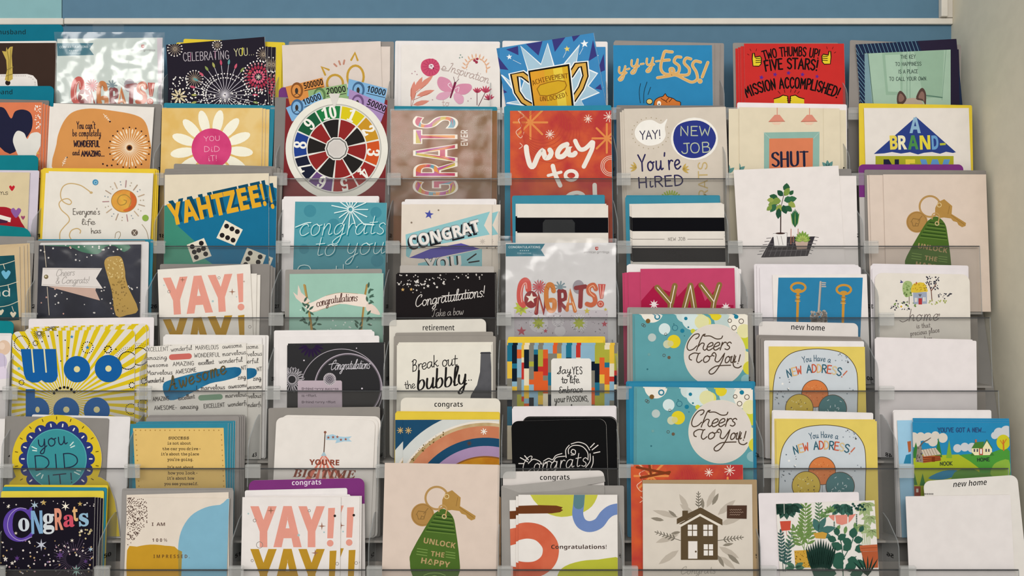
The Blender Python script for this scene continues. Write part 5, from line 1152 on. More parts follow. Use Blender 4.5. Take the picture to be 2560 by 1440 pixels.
pocket(4, 'black bottle card')
c = card('cream card brush-lettered Break out the bubbly beside a black bottle neck', (992, 863), (1228, 862), 'e5e0d3')
c.z(600, 680, 4).part('bottle_print'); c.pg('47474a~5c5c60', [(2408, 800), (2505, 798), (2515, 1000), (2515, 1400), (2270, 1400), (2310, 1230), (2370, 1130), (2400, 1000)]); c.ln('2a2a2c', 8, [(2405, 812), (2508, 812)])
c.part('lettering'); c.hw('1f1d1c', 'Break', 1715, 1000, 1985, 942, 135, 10, cur=True, slant=.2); c.hw('1f1d1c', 'out', 2020, 945, 2170, 935, 140, 10, cur=True, slant=.1); c.hw('1f1d1c', 'the', 1650, 1172, 1755, 1160, 95, 8, cur=True); c.hw('1f1d1c', 'bubbly', 1765, 1182, 2262, 1128, 225, 21, cur=True, nib=.5, slant=.15); c.dots('1f1d1c', [(2262, 1086), (2288, 1082), (2312, 1080)], 6); c.done()
spare(c, [(2, -4), (4, -7)], art=False)
env('grey', '98928a', ((985, 839), (1240, 840)), ((988, 832), (1233, 829)))
tab('white category divider reading retirement above the bubbly card', (973, 800), (1215, 797), None, 0, 'retirement', (1057, 826, 1136, 826, 14), board='dad5ca')

pocket(4, 'striped card')
c = card('multicoloured vertical-stripe card with a white panel reading Say Yes to life', (1268, 863), (1543, 863), 'e2d6bc')
c.z(1220, 680, 4).part('stripe_pattern'); rd = random.Random(11); E = [190, 240, 290, 335, 360, 410, 458, 500, 550, 600, 648, 690, 735, 780, 835, 880, 925, 975, 1020, 1068, 1115, 1165, 1215, 1262, 1310]; PAL = ['8ab0c4', 'e2d6b8', '0e1c2a', 'a9a83c', 'd95f2c', 'c0342c', '7f7c70', 'e0b840', '1f6f8a', '8ab0c4', '7f7c70']
for a, b in zip(E, E[1:]):
    y = 725; last = ''
    while y < 1500:
        h = rd.choice([50, 90, 130, 170, 190]); col = rd.choice([q for q in PAL if q != last]); c.q(col, a, y, b, y + h); c.k -= 1; y += h; last = col
c.k += 1
c.part('panel_print', 'white panel'); c.pg('e7e3dc', [(645, 868), (655, 864), (1010, 864), (1025, 872), (1033, 890), (1036, 1500), (632, 1500), (632, 885)])
c.part('lettering', to='panel_print'); c.hw('2a2827', 'Say', 690, 1022, 828, 1012, 88, 9, cur=True, slant=.15, gap=.6); c.hw('2a2827', 'YES', 845, 1022, 942, 1020, 78, 9, gap=1.8)
c.hw('2a2827', 'to life.', 735, 1112, 925, 1108, 84, 9, cur=True); c.hw('2a2827', 'Embrace', 705, 1212, 948, 1200, 76, 8, cur=True, slant=.1); c.hw('2a2827', 'your', 665, 1306, 775, 1300, 74, 8); c.hw('2a2827', 'PASSIONS,', 788, 1298, 1005, 1292, 60, 8); c.hw('2a2827', 'explore', 720, 1400, 940, 1396, 74, 8); c.done()
spare(c, [(2, -6)])
env('yellow', YEL, ((1268, 848), (1509, 847)), ((1270, 842), (1513, 841)))

def cheers_art(c, ox, oy, k):
    c.z(ox, oy, k).part('bubble_pattern')
    for col, x, y, r in (('ece6da', 520, 395, 112), ('cfdcd8', 840, 425, 78), ('d3e2e0', 930, 470, 112), ('bfd0cc', 1250, 470, 110), ('ded96a', 1050, 505, 62), ('dedca6', 1018, 500, 72), ('dfcc30', 1160, 428, 56), ('ece6d8', 1400, 490, 118), ('c9cc3c', 1470, 660, 110), ('e4dfa8', 1440, 590, 70), ('c9cc3c', 930, 592, 24)): c.di(col, x, y, r, n=36)
    c.part('white_circle_print'); c.di('ded6ca', 1150, 832, 312, n=64); c.di('e4dfb0', 1440, 880, 90, n=30); c.di('d2cb40', 1500, 960, 70, n=30); c.di('dcd4cc', 1150, 832, 300, n=64); c.di('8fb9bc', 1470, 1075, 60, 52)
    c.part('bubble_pattern')
    for col, x, y, r in (('d3e3e2', 645, 570, 58), ('b9c6c2', 520, 655, 41), ('dfcc2c', 738, 695, 67), ('c9cdae', 672, 722, 41), ('cfc98a', 705, 716, 30), ('1f7c98', 858, 465, 17), ('1f7c98', 823, 588, 21), ('1f7c98', 1362, 447, 22), ('7a5a2e', 480, 490, 23), ('6a5a48', 690, 855, 16), ('2f6a74', 474, 972, 8), ('2a7484', 883, 552, 9), ('2f6a74', 738, 520, 6), ('2f6a74', 844, 638, 5), ('6fa0a0', 490, 825, 14)): c.di(col, x, y, r, n=24)
    c.rg('2f7f98', 573, 448, 24, 13); c.di('dfe6e4', 573, 448, 14)
    for x, y, r, w in ((428, 528, 13, 4), (442, 538, 13, 4), (657, 622, 12, 4), (640, 833, 13, 4), (750, 558, 27, 5), (1297, 487, 18, 6), (1412, 492, 23, 6), (1340, 557, 23, 6)): c.rg('5a4c40' if r != 27 else '2f6f84', x, y, r, w, 20)
    c.part('lettering', to='white_circle_print'); Dk = '4a3a2c'
    c.ln(Dk, 10, [(958, 668), (980, 655), (992, 630), (978, 618), (935, 632), (888, 690), (870, 750), (888, 782), (930, 772), (968, 738)], [(1052, 622), (1028, 632), (1000, 690), (964, 786)], [(1050, 622), (1040, 640), (1100, 640), (1160, 668), (1210, 665), (1225, 640)], sm=5)
    c.ln(Dk, 10, [(982, 745), (1015, 712), (1042, 718), (1030, 762), (1046, 782), (1068, 765)], sm=5)
    c.hw(Dk, 'eers', 1055, 784, 1295, 776, 165, 12, cur=True, slant=.35)
    c.ln(Dk, 10, [(915, 880), (895, 870), (895, 835), (940, 810), (985, 815), (1000, 810)], [(985, 815), (965, 880), (985, 905), (1020, 880)], sm=5)
    c.hw(Dk, 'o', 1022, 905, 1096, 900, 115, 10, cur=True, slant=.3)
    c.ln(Dk, 10, [(1140, 840), (1118, 830), (1140, 805), (1160, 830), (1150, 885), (1185, 895), (1240, 820)], [(1245, 812), (1215, 900), (1150, 1000), (1105, 1020), (1092, 990), (1150, 945), (1210, 935), (1305, 932)], sm=5)
    c.hw(Dk, 'ou', 1240, 908, 1352, 905, 140, 11.5, cur=True, slant=.3); c.ln(Dk, 10, [(1345, 830), (1330, 900), (1340, 945), (1380, 958), (1412, 940)], sm=5); c.ln(Dk, 10, [(1402, 828), (1385, 895)], [(1378, 912), (1377, 915)])
pocket(4, 'upper bubbles card')
c = card('upper teal bubbles card reading Cheers to You, in grey envelopes', (1587, 788), (1869, 788), '5f9fa6'); cheers_art(c, 1500, 680, 4); c.done()
spare(c, [(-2, -2), (-5, -3)])
env('grey', '9b9791', ((1574, 772), (1878, 771)), ((1568, 768), (1882, 771)))

def address_art(c, ox, oy, k):
    c.z(ox, oy, k).part('arch_print'); ar = smooth([(40, 1600), (48, 1300), (55, 1120), (90, 970), (180, 850), (300, 790), (500, 768), (690, 792), (800, 850), (880, 970), (898, 1140), (896, 1300), (890, 1600)], False, 4)
    c.pg('ccd3d8', ar); c.ln('5a4b2e', 7, ar)
    c.part('star_pattern'); c.st('33302e', [(800, 902, 14), (720, 820, 10), (92, 1260, 10), (130, 1195, 10), (215, 1102, 8)]); c.rnd('6f7a84', 70, 1050, 230, 1320, 14, 4, 8, 3); c.rnd('8a949c', 660, 830, 830, 900, 10, 4, 8, 6); c.rnd('6f7a84', 740, 1150, 850, 1300, 5, 4, 8, 8); c.st('f2efe8', [(145, 1118, 16), (205, 1165, 12)])
    c.part('lettering', to='arch_print'); c.hw('33566a', 'You Have a', 352, 908, 622, 908, 66, 7, bow=16)
    T_ = 'NEW ADDRESS!'; CL = ['2f5f70', 'dcb478', 'c85a3c', '', '2f5f70', 'c85a3c', 'dcb478', '2f5f70', 'c85a3c', 'd8c090', '2f5f70', 'c86a4a']
    for i, ch in enumerate(T_):
        if ch == ' ': continue
        t = (i + .5) / 12; x = 195 + 580 * t - 22; y = lambda u: 1058 - 220 * u * (1 - u); c.hw(CL[i], ch, x, y(t - .03), x + (46 if ch != '!' else 14), y(t + .03), 78, 11)
    for col, x, y, rx, ry in (('d98048', 468, 1216, 132, 136), ('d4b84c', 312, 1362, 138, 140), ('4f7d80', 645, 1366, 140, 138)):
        c.part('balloon_print'); c.pg(col, c.el(x, y, rx, ry, n=44)); c.ln('5c4430', 6, c.el(x, y, rx, ry, n=44), closed=True); c.part('dot_pattern', to='balloon_print')
        if col[0] == '4': c.bu('cfdcdc', x, y, 0, 1, 1, 1); rd = random.Random(3); L = [(x + rd.uniform(-95, 95), y + rd.uniform(-95, 95), rd.uniform(0, 3)) for _ in range(18)]; c.ln('cfdcdc', 6, *[[(a, b), (a + 18 * math.cos(t), b + 18 * math.sin(t))] for a, b, t in L])
        else: c.rnd('5c4430' if col == 'd4b84c' else 'b8642f', x - 85, y - 85, x + 85, y + 85, 12, 4, 7, 5); c.rnd('e8d890' if col == 'd4b84c' else 'e0955c', x - 85, y - 85, x + 85, y + 85, 12, 5, 9, 7)
    c.ln('8a9098', 4, [(470, 1352), (474, 1560)], [(330, 1500), (450, 1640)], [(640, 1500), (500, 1640)])
pocket(4, 'upper balloon trio card')
c = card('yellow card reading You Have a New Address, the upper one below the new home divider', (1922, 866), (2162, 867), 'e1ca66'); address_art(c, 1920, 680, 4); c.done()
env('white', WHITE, ((1910, 851), (2160, 853)))
env('grey', '8f8882', ((1902, 845), (2156, 848)), ((1896, 841), (2154, 845)), ((1890, 837), (2152, 842)))
tab('white category divider reading new home below the blue keys card', (1897, 803), (2145, 808), None, 0, 'new home', (1978, 824, 2062, 827, 14), board='ddd7d2')

pocket(4, 'blank white envelope')
e = Flat('envelope', 'blank white envelope in the right column below the cottage card', 'envelope', (2187, 846), (2441, 852), 'e8e1e0', rad=.0015, leafed=False, thick=.0006, body='envelope_body')
e = Flat('envelope', 'white envelope showing just above the blank white one in the right column', 'envelope', (2190, 843), (2432, 849), 'e8e1e0', rad=.0015, leafed=False, thick=.0006, body='envelope_body')

# ------------------------------------------------------------------ tier 6
pocket(5, 'white card at the left edge')
c = card('plain white card cut off by the left edge, beside the round badge card', (-230, 1049), (12, 1047), 'e2dedb')
pocket(5, 'round badge card')
shp = [(8, 1341), (299, 1341), (294, 1300), (286, 1250), (270, 1206), (252, 1194)] + [(142 + 112 * math.cos(a), 1147 - 110 * math.sin(a)) for a in [-.42 + i * (PI + .84) / 30 for i in range(31)]] + [(24, 1206), (14, 1290)]
c = Flat('greeting_card', 'yellow die-cut badge card reading YOU DID IT with a scalloped navy ring', 'greeting card', (30, 1036), (254, 1036), 'd9be2c', shape=shp)
c.z(0, 1000, 3.2734).part('scallop_print'); cx, cy = 465, 482
c.dots('2a3676', [(cx + 262 * math.cos(i * PI / 9), cy + 262 * math.sin(i * PI / 9), 50) for i in range(18)], 1, 20); c.di('2a3676', cx, cy, 268, n=40)
c.ln('e6e2d4', 11, *[[(cx + 268 * math.cos(i * PI / 9), cy + 268 * math.sin(i * PI / 9)), (cx + 288 * math.cos(i * PI / 9), cy + 288 * math.sin(i * PI / 9))] for i in range(18)]); c.ln('5a4a18', 7, *[[(cx + 325 * math.cos(i * PI / 9 + .17), cy + 325 * math.sin(i * PI / 9 + .17)), (cx + 345 * math.cos(i * PI / 9 + .17), cy + 345 * math.sin(i * PI / 9 + .17))] for i in range(18)])
c.part('disc_print', 'teal disc'); c.di('3a9097', cx, cy, 246, n=48); c.rg('5fb0b4', cx, cy, 242, 5, 48); c.ln('cfe2dc', 9, [(262, 382), (300, 400)], [(268, 412), (300, 416)], [(600, 345), (575, 372)], [(610, 375), (580, 388)], [(300, 620), (330, 600)], [(610, 590), (650, 610)], [(340, 640), (352, 612)], [(628, 575), (660, 580)])
c.part('lettering', to='disc_print'); c.hw('223046', 'you', 312, 392, 548, 360, 125, 11, gap=1); c.hw('223046', 'DID', 282, 576, 644, 548, 128, 11, gap=1.4); c.hw('223046', 'IT!', 388, 694, 606, 672, 82, 11); c.done()
env('grey', '8a8681', ((13, 1040), (272, 1046)))
env('white', 'e3dfdd', ((80, 1036), (326, 1042)))

pocket(5, 'tan quote card')
c = card('tan card with a teal border and a typewritten SUCCESS quotation', (326, 1060), (570, 1058), '33859b')
c.z(0, 1000, 3.2734).part('panel_print', 'tan panel'); c.pg('e0bd72', [(1088, 231), (1830, 228), (1862, 1100), (1130, 1100)]); c.dots('b08a48', [(1110 + 40 * i, 248) for i in range(18)] + [(1112 + 2.5 * i, 285 + 42 * i) for i in range(15)] + [(1812 + 2 * i, 285 + 42 * i) for i in range(15)], 6, 6)
c.part('lettering', to='panel_print')
for t, x0, x1, y in (('SUCCESS', 1380, 1546, 322), ('is not about', 1370, 1562, 365), ('the car you drive -', 1330, 1640, 410), ("it's about the place", 1318, 1628, 453), ("you're going.", 1370, 1580, 498), ("It's not about", 1370, 1585, 562), ('how you look -', 1375, 1615, 608), ("it's about how", 1368, 1590, 651), ('you see yourself.', 1345, 1620, 696)): c.tx('4c3a26', t, x0, y, x1, y, 21, f='q', off=.02 if t != 'SUCCESS' else .035)
c.done(); spare(c, [(6, 1), (11, -3), (15, -5)], art=False)
env('grey', '928d89', *[((365 + 2 * i, 1044 - 2 * i), (598 + 5 * i, 1040 - i)) for i in range(4)])

pocket(5, 'big-top card')
c = card("white round-cornered card with a striped tent and pennant reading You're Big Time", (691, 1043), (938, 1051), 'e7e1da', rad=.007)
c.z(600, 1000, 3.2734).part('tent_print'); tent = [(685, 438), (722, 480), (760, 540), (860, 640), (980, 800), (430, 800), (545, 630), (620, 540), (655, 480)]
c.pg('d97c68', tent)
for x0, x1 in ((500, 560), (610, 660), (720, 770), (840, 910)): c.pg('ecdfd4', [(685, 450), (x0, 800), (x1, 800)])
c.pg('a8c2cc', [(687, 418), (708, 458), (662, 458)])
c.part('flagpole_print'); c.ln('5a4436', 8, [(697, 266), (687, 425)]); c.di('8a5a48', 697, 264, 11); c.part('pennant_print'); c.pg('a9cbdc', [(705, 290), (760, 280), (802, 298), (860, 302), (915, 298), (890, 318), (915, 340), (850, 338), (780, 354), (790, 328), (705, 326)]); c.part('star_pattern', to='pennant_print'); c.st('9c5a48', [(723, 307, 15), (762, 304, 15), (797, 302, 14), (826, 325, 14), (865, 321, 14)])
c.part('lettering'); c.tx('8a4838', "YOU'RE", 567, 530, 812, 534, 44, f='S', off=.01); c.tx('8a4a3a', 'BIG TIME', 430, 630, 946, 640, 64, f='i', off=.015); c.done()
spare(c, [(7, -2, .6), (12, -5, 1.0)], art=False)
env('grey', '908b85', ((671, 1020), (950, 1017)))

pocket(5, 'rainbow card')
c = card('navy card with a watercolour rainbow of white, peach, lilac and mustard bands', (1008, 1050), (1248, 1049), '1d4a6a')
c.z(600, 1000, 3.2734).part('rainbow_print')
for r, col in ((862, 'd0d3cf'), (778, 'e6ddd0'), (762, 'a3834a~c8b088'), (735, 'd08c68~c47a58'), (640, '1d4a6a'), (572, 'a78cb0'), (490, '8a5a2c'), (478, 'cb962c~b8741f'), (395, 'b8622c~d08a5a'), (330, '1d4a6a')): c.di(col, 2010, 948, r, n=90)
c.rnd('6a5428', 1400, 260, 1700, 500, 60, 3, 6, 4, ok=lambda x, y: 735 < math.hypot(x - 2010, y - 948) < 770)
c.part('star_pattern'); bursts(c, 'c9a86a', [(1378, 250, 26, 8), (1303, 240, 26, 8)], 6); bursts(c, 'eee8de', [(1996, 258, 24, 7)], 7); bursts(c, '5a3a2a', [(1876, 355, 18, 7)], 5); c.done()
spare(c, [(-20, 0)])
env('yellow', 'e2c644', ((988, 1031), (1249, 1032)), ((990, 1028), (1250, 1030)))
tab('white category divider reading congrats above the rainbow card', (1002, 994), (1251, 996), None, 0, 'congrats', (1086, 1017, 1157, 1017, 13), board='e1dbce')

pocket(5, 'black chalk card')
c = card('black round-cornered card with white chalk script Congrats in a scroll', (1278, 1053), (1515, 1047), '101011', rad=.008)
c.z(1220, 1000, 3.2734).part('scroll_print'); Wc = 'dcd6d0'
c.ln(Wc, 7, [(640, 470), (636, 410), (660, 375), (665, 370)], [(680, 360), (740, 345), (800, 365), (832, 410)], [(835, 440), (835, 500), (800, 550)], [(660, 440), (660, 400), (700, 372), (770, 380), (815, 430), (818, 490)], [(700, 440), (680, 430), (690, 405), (715, 415), (710, 445), (680, 450)], [(455, 500), (495, 478), (528, 488), (555, 455), (605, 438)], [(470, 520), (500, 500), (530, 512), (560, 470), (630, 460)], [(330, 520), (370, 485), (420, 500), (440, 525)], [(860, 460), (858, 520), (830, 580)], sm=5)
c.ln(Wc, 8, [(838, 388), (870, 355)], [(852, 408), (900, 370)], [(865, 435), (915, 424)], [(300, 456), (330, 490)], [(265, 472), (325, 506)], [(252, 520), (290, 520)])
c.part('lettering'); c.hw(Wc, 'Congrats', 275, 600, 805, 540, 150, 7, cur=True, slant=.25, gap=1); c.done()
spare(c, [(27, -8, -1.2), (28, -11, -1.4)], art=False)
env('white', 'e4dedf', ((1280, 1020), (1538, 1017)), ((1282, 1016), (1541, 1014)))

pocket(5, 'lower bubbles card')
c = card('lower teal bubbles card reading Cheers to You, in teal envelopes', (1592, 970), (1882, 974), '5f9fa6'); cheers_art(c, 1507, 867, 3.92); c.done()
spare(c, [(-3, -3), (-6, -3)])
env('teal', '2f86a8', ((1572, 957), (1882, 956)), ((1568, 955), (1885, 954)), ((1565, 953), (1888, 953)))

pocket(5, 'lower balloon trio card')
c = card('yellow card reading You Have a New Address, the lower one left of the cabin card', (1940, 1051), (2192, 1053), 'e1ca66'); address_art(c, 1935.5, 866.7, 3.92); c.done()
spare(c, [(-3, -4)], art=False)
env('white', WHITE, ((1932, 1029), (2179, 1033)), ((1930, 1025), (2183, 1032)))

pocket(5, 'cabin landscape card')
c = card("bright landscape card with a log cabin and a white house reading You've Got a New", (2281, 1055), (2522, 1056), '2a87b4')
c.z(1880, 1000, 3.272).part('landscape_print')
for x, y, r in ((1320, 310, 46), (1380, 300, 36), (1440, 310, 44), (1500, 290, 34), (1560, 310, 40), (1340, 350, 40), (1480, 340, 40)): c.di('d6cec2', x, y, r)
for x, y, r in ((1680, 395, 34), (1740, 385, 36), (1800, 390, 40), (2020, 270, 44), (2080, 260, 50), (1985, 290, 30)): c.di('c9ccd0', x, y, r)
c.pg('4d963a', smooth([(1640, 480), (1700, 450), (1800, 440), (1960, 430), (2110, 420), (2110, 900), (1640, 900)], False, 3) + [(1640, 900)]); c.pg('a9b62c', [(1290, 460), (1400, 440), (1560, 450), (1690, 445), (1780, 500), (1860, 560), (1860, 900), (1280, 900)]); c.pg('2f84a8', smooth([(1440, 640), (1560, 580), (1680, 575), (1660, 620), (1560, 650)], True, 3)); c.pg('5b8f3a', smooth([(1640, 620), (1700, 570), (1800, 560), (1900, 600), (2100, 560), (2100, 760), (1640, 760)], True, 3)); c.pg('8ab040', smooth([(1960, 560), (2000, 510), (2100, 490), (2100, 620), (1960, 620)], True, 3))
c.part('tree_pattern')
for x, y, w, h in ((1525, 308, 60, 160), (1612, 325, 50, 150), (1340, 345, 70, 130), (1328, 595, 50, 100), (1395, 600, 50, 100)): c.pg('3a7a38' if x != 1612 else '7fa83a', [(x, y), (x + w / 2, y + h), (x - w / 2, y + h)])
c.di('c9c42c', 2055, 345, 56, 62); c.ln('c9702c', 12, [(2058, 410), (2055, 330)]); c.ln('c9702c', 6, [(2057, 370), (2030, 330)], [(2057, 360), (2080, 320)])
c.part('cabin_print'); c.pg('a9572f', [(1385, 455), (1540, 455), (1545, 495), (1400, 515)]); c.ln('5c2c18', 5, [(1400, 470), (1540, 466)], [(1400, 486), (1540, 480)], [(1400, 502), (1540, 492)]); c.pg('8f857a', [(1352, 380), (1385, 375), (1400, 512), (1338, 505)]); c.rnd('6a625a', 1345, 390, 1392, 500, 14, 5, 8, 3); c.pg('cbbcaa', [(1385, 408), (1500, 390), (1545, 445), (1405, 462)]); c.ln('8a7a68', 4, *[[(1400 + 22 * i, 404 - 3 * i), (1425 + 22 * i, 458 - 3 * i)] for i in range(5)]); c.q('7a3418', 1470, 468, 1495, 505); c.ln('6a6058', 12, [(1375, 375), (1400, 345), (1430, 330), (1460, 310)], sm=4, taper=.5)
c.part('house_print'); c.pg('e9e0b4', [(1795, 395), (1960, 390), (1965, 450), (1800, 452)]); c.pg('e9e0b4', [(1885, 395), (1920, 330), (1958, 392)]); c.pg('4a7c36', [(1795, 395), (1825, 345), (1900, 340), (1880, 395)]); c.ln('4a7c36', 8, [(1880, 395), (1920, 328), (1962, 394)]); c.q('a8503a', 1856, 395, 1888, 450); c.q('ece4e0', 1864, 400, 1880, 440)
for x in (1812, 1836, 1908, 1930): c.q('4a4a5a', x, 400, x + 12, 424)
c.q('b86a4a', 1822, 322, 1838, 346); c.pg('3f7a34', [(1790, 455), (1800, 430), (1820, 452)]); c.pg('3f7a34', [(1940, 455), (1960, 425), (1980, 452)])
c.part('house_print', 'small red brick house'); c.q('9a4434', 1325, 705, 1378, 800); c.q('e0d8cc', 1342, 725, 1360, 755)
c.part('lettering'); c.hw('2f4a78', "YOU'VE GOT A NEW...", 1520, 262, 1910, 262, 38, 6.5); c.part('lettering'); c.hw('2c3a34', 'NOOK', 1537, 536, 1637, 532, 32, 6); c.part('lettering'); c.hw('2c3a34', 'HOME', 1842, 502, 1942, 498, 30, 6); c.done()
spare(c, [(3, -5), (4, -9)], art=False)
c = card('pale blue card half hidden behind the cabin landscape card', (2243, 1051), (2478, 1048), '9fcbe4'); c.z(1880, 1000, 3.272).part('printed_pattern'); c.pg('b5643c', [(1270, 340), (1300, 335), (1300, 420), (1280, 430)]); c.pg('2f84a8', [(1260, 450), (1300, 440), (1300, 520), (1240, 520)]); c.done()
env('white', WHITE, ((2234, 1029), (2476, 1028)), ((2232, 1025), (2478, 1025)))

# ------------------------------------------------------------------ tier 7 (bottom)
pocket(6, 'black confetti card')
c = card('black card reading CoNgRats in mixed coloured letters amid stars and confetti', (-2, 1244), (237, 1243), '17131f')
c.z(0, 1000, 3.2734).part('star_pattern')
for col, n, sd in (('d8d0c8', 46, 3), ('b89a6a', 26, 5), ('c8a0a8', 16, 6), ('7a6a8a', 14, 8)): c.rnd(col, 5, 1150, 780, 1420, n, 4, 9, sd)
c.rnd('cfc6c0', 10, 815, 770, 870, 18, 4, 7, 2); c.st('5a3a7a', [(490, 1270, 38), (140, 1295, 26), (700, 1320, 22)], 6, .35); c.rnd('c8b88a', 640, 1060, 760, 1140, 16, 5, 10, 9)
c.st('a5bccc', [(283, 860, 36), (740, 1222, 24)], 6, .3); c.st('efe6d4', [(536, 870, 38), (666, 1070, 18), (590, 1150, 18), (68, 872, 18), (130, 1090, 16)], 6, .3); c.st('c0c4d0', [(338, 1185, 50)], 6, .28); c.st('bca060', [(357, 840, 26), (655, 850, 22)], 5, .4); c.st('9fccc0', [(625, 1395, 48)], 8, .3); c.st('d8d0c4', [(100, 1335, 18), (45, 1300, 22)], 5, .45); c.bu('5a4c60', 600, 1300, 60, 150, 40, 3, jit=.5, seed=4)
c.part('lettering')
for t, col, x0, x1, y, h, f in (('C', '5c42a0', 28, 275, 1150, 270, 'r'), ('o', 'c9d2da', 152, 242, 1070, 150, 'r'), ('N', '7fa8cc', 258, 352, 1092, 182, 'S'), ('g', 'd0d6da', 352, 446, 1046, 170, 'r'), ('R', 'dc937a', 452, 520, 1062, 172, 'S'), ('a', 'cc5064', 520, 612, 1036, 140, 'r'), ('t', 'dcae78', 598, 640, 990, 122, 'S'), ('s', '8fb4cc', 648, 728, 1030, 150, 'r')): c.tx(col, t, x0, y, x1, y - 3, h, f=f, off=.01)
c.ln('b0a0d0', 5, [(215, 890), (150, 885), (85, 940), (62, 1030), (95, 1110), (170, 1150), (262, 1120)], sm=4); c.done()
spare(c, [(6, 1), (11, 2), (16, 4)], art=False)
env('yellow', 'e0cc48', ((3, 1228), (260, 1227)), extra=', in front of the teal one'); env('teal', '2a839c', ((7, 1217), (267, 1219))); env('yellow', 'e0c63c', ((10, 1212), (270, 1213)), extra=', rearmost in the pocket')

pocket(6, 'blue and mustard shapes card')
c = card('cream card with blue and mustard abstract shapes reading I AM 100% IMPRESSED', (318, 1243), (573, 1246), 'e1d5c6')
c.z(0, 1000, 3.2734).part('speckle_pattern'); c.rnd('5a443c', 1038, 800, 1205, 1200, 300, 3.5, 5.5, 3, ok=lambda x, y: x < 1205 - max(0, y - 1000) * .72)
c.part('shape_print', 'blue shape'); c.pg('80b2c8', smooth([(1475, 1600), (1462, 1440), (1455, 1250), (1480, 1080), (1560, 950), (1680, 880), (1800, 858), (1900, 858), (1900, 1600)], False, 4) + [(1475, 1600)])
c.part('shape_print', 'mustard shape'); c.pg('c4952a', smooth([(1040, 1600), (1040, 1230), (1120, 1200), (1230, 1183), (1350, 1192), (1456, 1225), (1464, 1440), (1478, 1600)], False, 3)); c.pg('a08a44', [(1456, 1225), (1490, 1240), (1478, 1600), (1462, 1440)])
c.part('lettering'); c.tx('5c463e', 'I  AM', 1242, 1030, 1350, 1030, 27, f='S'); c.part('lettering'); c.tx('5c463e', '1 0 0 %', 1246, 1160, 1368, 1160, 27, f='S'); c.part('lettering'); c.tx('6a4a24', 'I M P R E S S E D .', 1256, 1293, 1552, 1293, 27, f='S'); c.done()
spare(c, [(-3, -5, 2.2)], art=False)
env('grey', '96928e', ((306, 1226), (584, 1224)), ((305, 1221), (583, 1220)))

pocket(6, 'double yay card')
c = card('white card reading YAY!! in salmon and gold, in front of the purple congrats divider', (606, 1243), (852, 1243), 'e9e3df')
yay_art(c, 600, 1000, 3.2734, 84, 694, 1192, 1192, 310, [(722, 884), (778, 882), (762, 1132), (714, 1132)], (350, 40, [(253, 905, 32), (670, 1032, 34), (615, 1252, 32)], [(120, 986, 12), (567, 906, 10), (160, 1186, 26), (100, 1314, 10), (795, 1340, 12)], [(480, 1106, 11), (688, 1082, 7), (68, 930, 7)])); c.z(600, 1000, 3.2734).part('dot_pattern').dots('2a2422', [(776, 948)], 11); c.done()
spare(c, [(46, -1), (50, -2)])
env('white', WHITE, ((630, 1239), (876, 1236)), ((612, 1226), (868, 1220)))
tab('purple category divider reading congrats in white, bottom row', (622, 1201), (911, 1195), '7c3478', 64, 'congrats', (730, 1213, 803, 1211, 12.5), 'e8dce8', board='d0cac6', rad=.007)

pocket(6, 'large pink key card')
c = card('large pale pink card with a green UNLOCK THE HAPPY key fob, bottom centre', (962, 1157), (1245, 1162), 'dccabc'); key_art(c, 654.4, 1054.8, 3.7037); c.done()
spare(c, [(2, 1), (4, 2)], art=False)
env('brown', '80654a', ((974, 1241), (1252, 1241)))

pocket(6, 'watercolour shapes card')
c = card('white card with chartreuse, blue and coral brush shapes reading Congratulations!', (1296, 1237), (1543, 1237), 'e8e3dd')
c.z(1220, 1000, 3.2734).part('shape_print', 'chartreuse shape'); c.pg('c2c24a', smooth([(360, 700), (355, 790), (420, 870), (480, 925), (600, 957), (750, 930), (850, 870), (900, 770), (890, 700)], True, 3))
c.part('shape_print', 'brown stroke'); c.pg('6c3b1e', [(180, 868), (420, 860), (560, 864), (612, 878), (598, 892), (615, 900), (590, 918), (520, 928), (180, 932)])
c.part('shape_print', 'blue curve'); c.ln('6f88bc', 90, [(752, 730), (742, 850), (735, 940), (765, 1010), (830, 1036), (905, 1010), (960, 940), (1020, 900), (1120, 885)], sm=6); c.ln('5b8088', 88, [(752, 730), (746, 800), (742, 850)])
c.part('shape_print', 'coral curve'); c.ln('d36a4c~c85a3e', 132, [(150, 1120), (230, 1085), (330, 1068), (430, 1095), (505, 1180), (510, 1270), (470, 1340), (390, 1385), (280, 1390), (150, 1360)], sm=5)
c.part('shape_print', 'chartreuse hill'); c.pg('b9bb3c', smooth([(555, 1560), (570, 1430), (630, 1360), (760, 1318), (900, 1306), (1100, 1304), (1100, 1560)], False, 3))
c.part('lettering'); c.tx('473630', 'Congratulations!', 517, 1218, 970, 1218, 33, f='S'); c.done()
spare(c, [(-6, 4), (-22, 14, 1.2)])
env('grey', '9a9691', ((1253, 1214), (1511, 1213)), ((1270, 1214), (1560, 1214)), flap=('a6a29d', [(1253, 1216), (1511, 1190), (1513, 1204), (1400, 1226), (1300, 1232)]))
tab('white category divider reading congrats below the black chalk card', (1257, 1179), (1510, 1176), None, 0, 'congrats', (1350, 1200, 1424, 1199, 13), board='dad4cf')

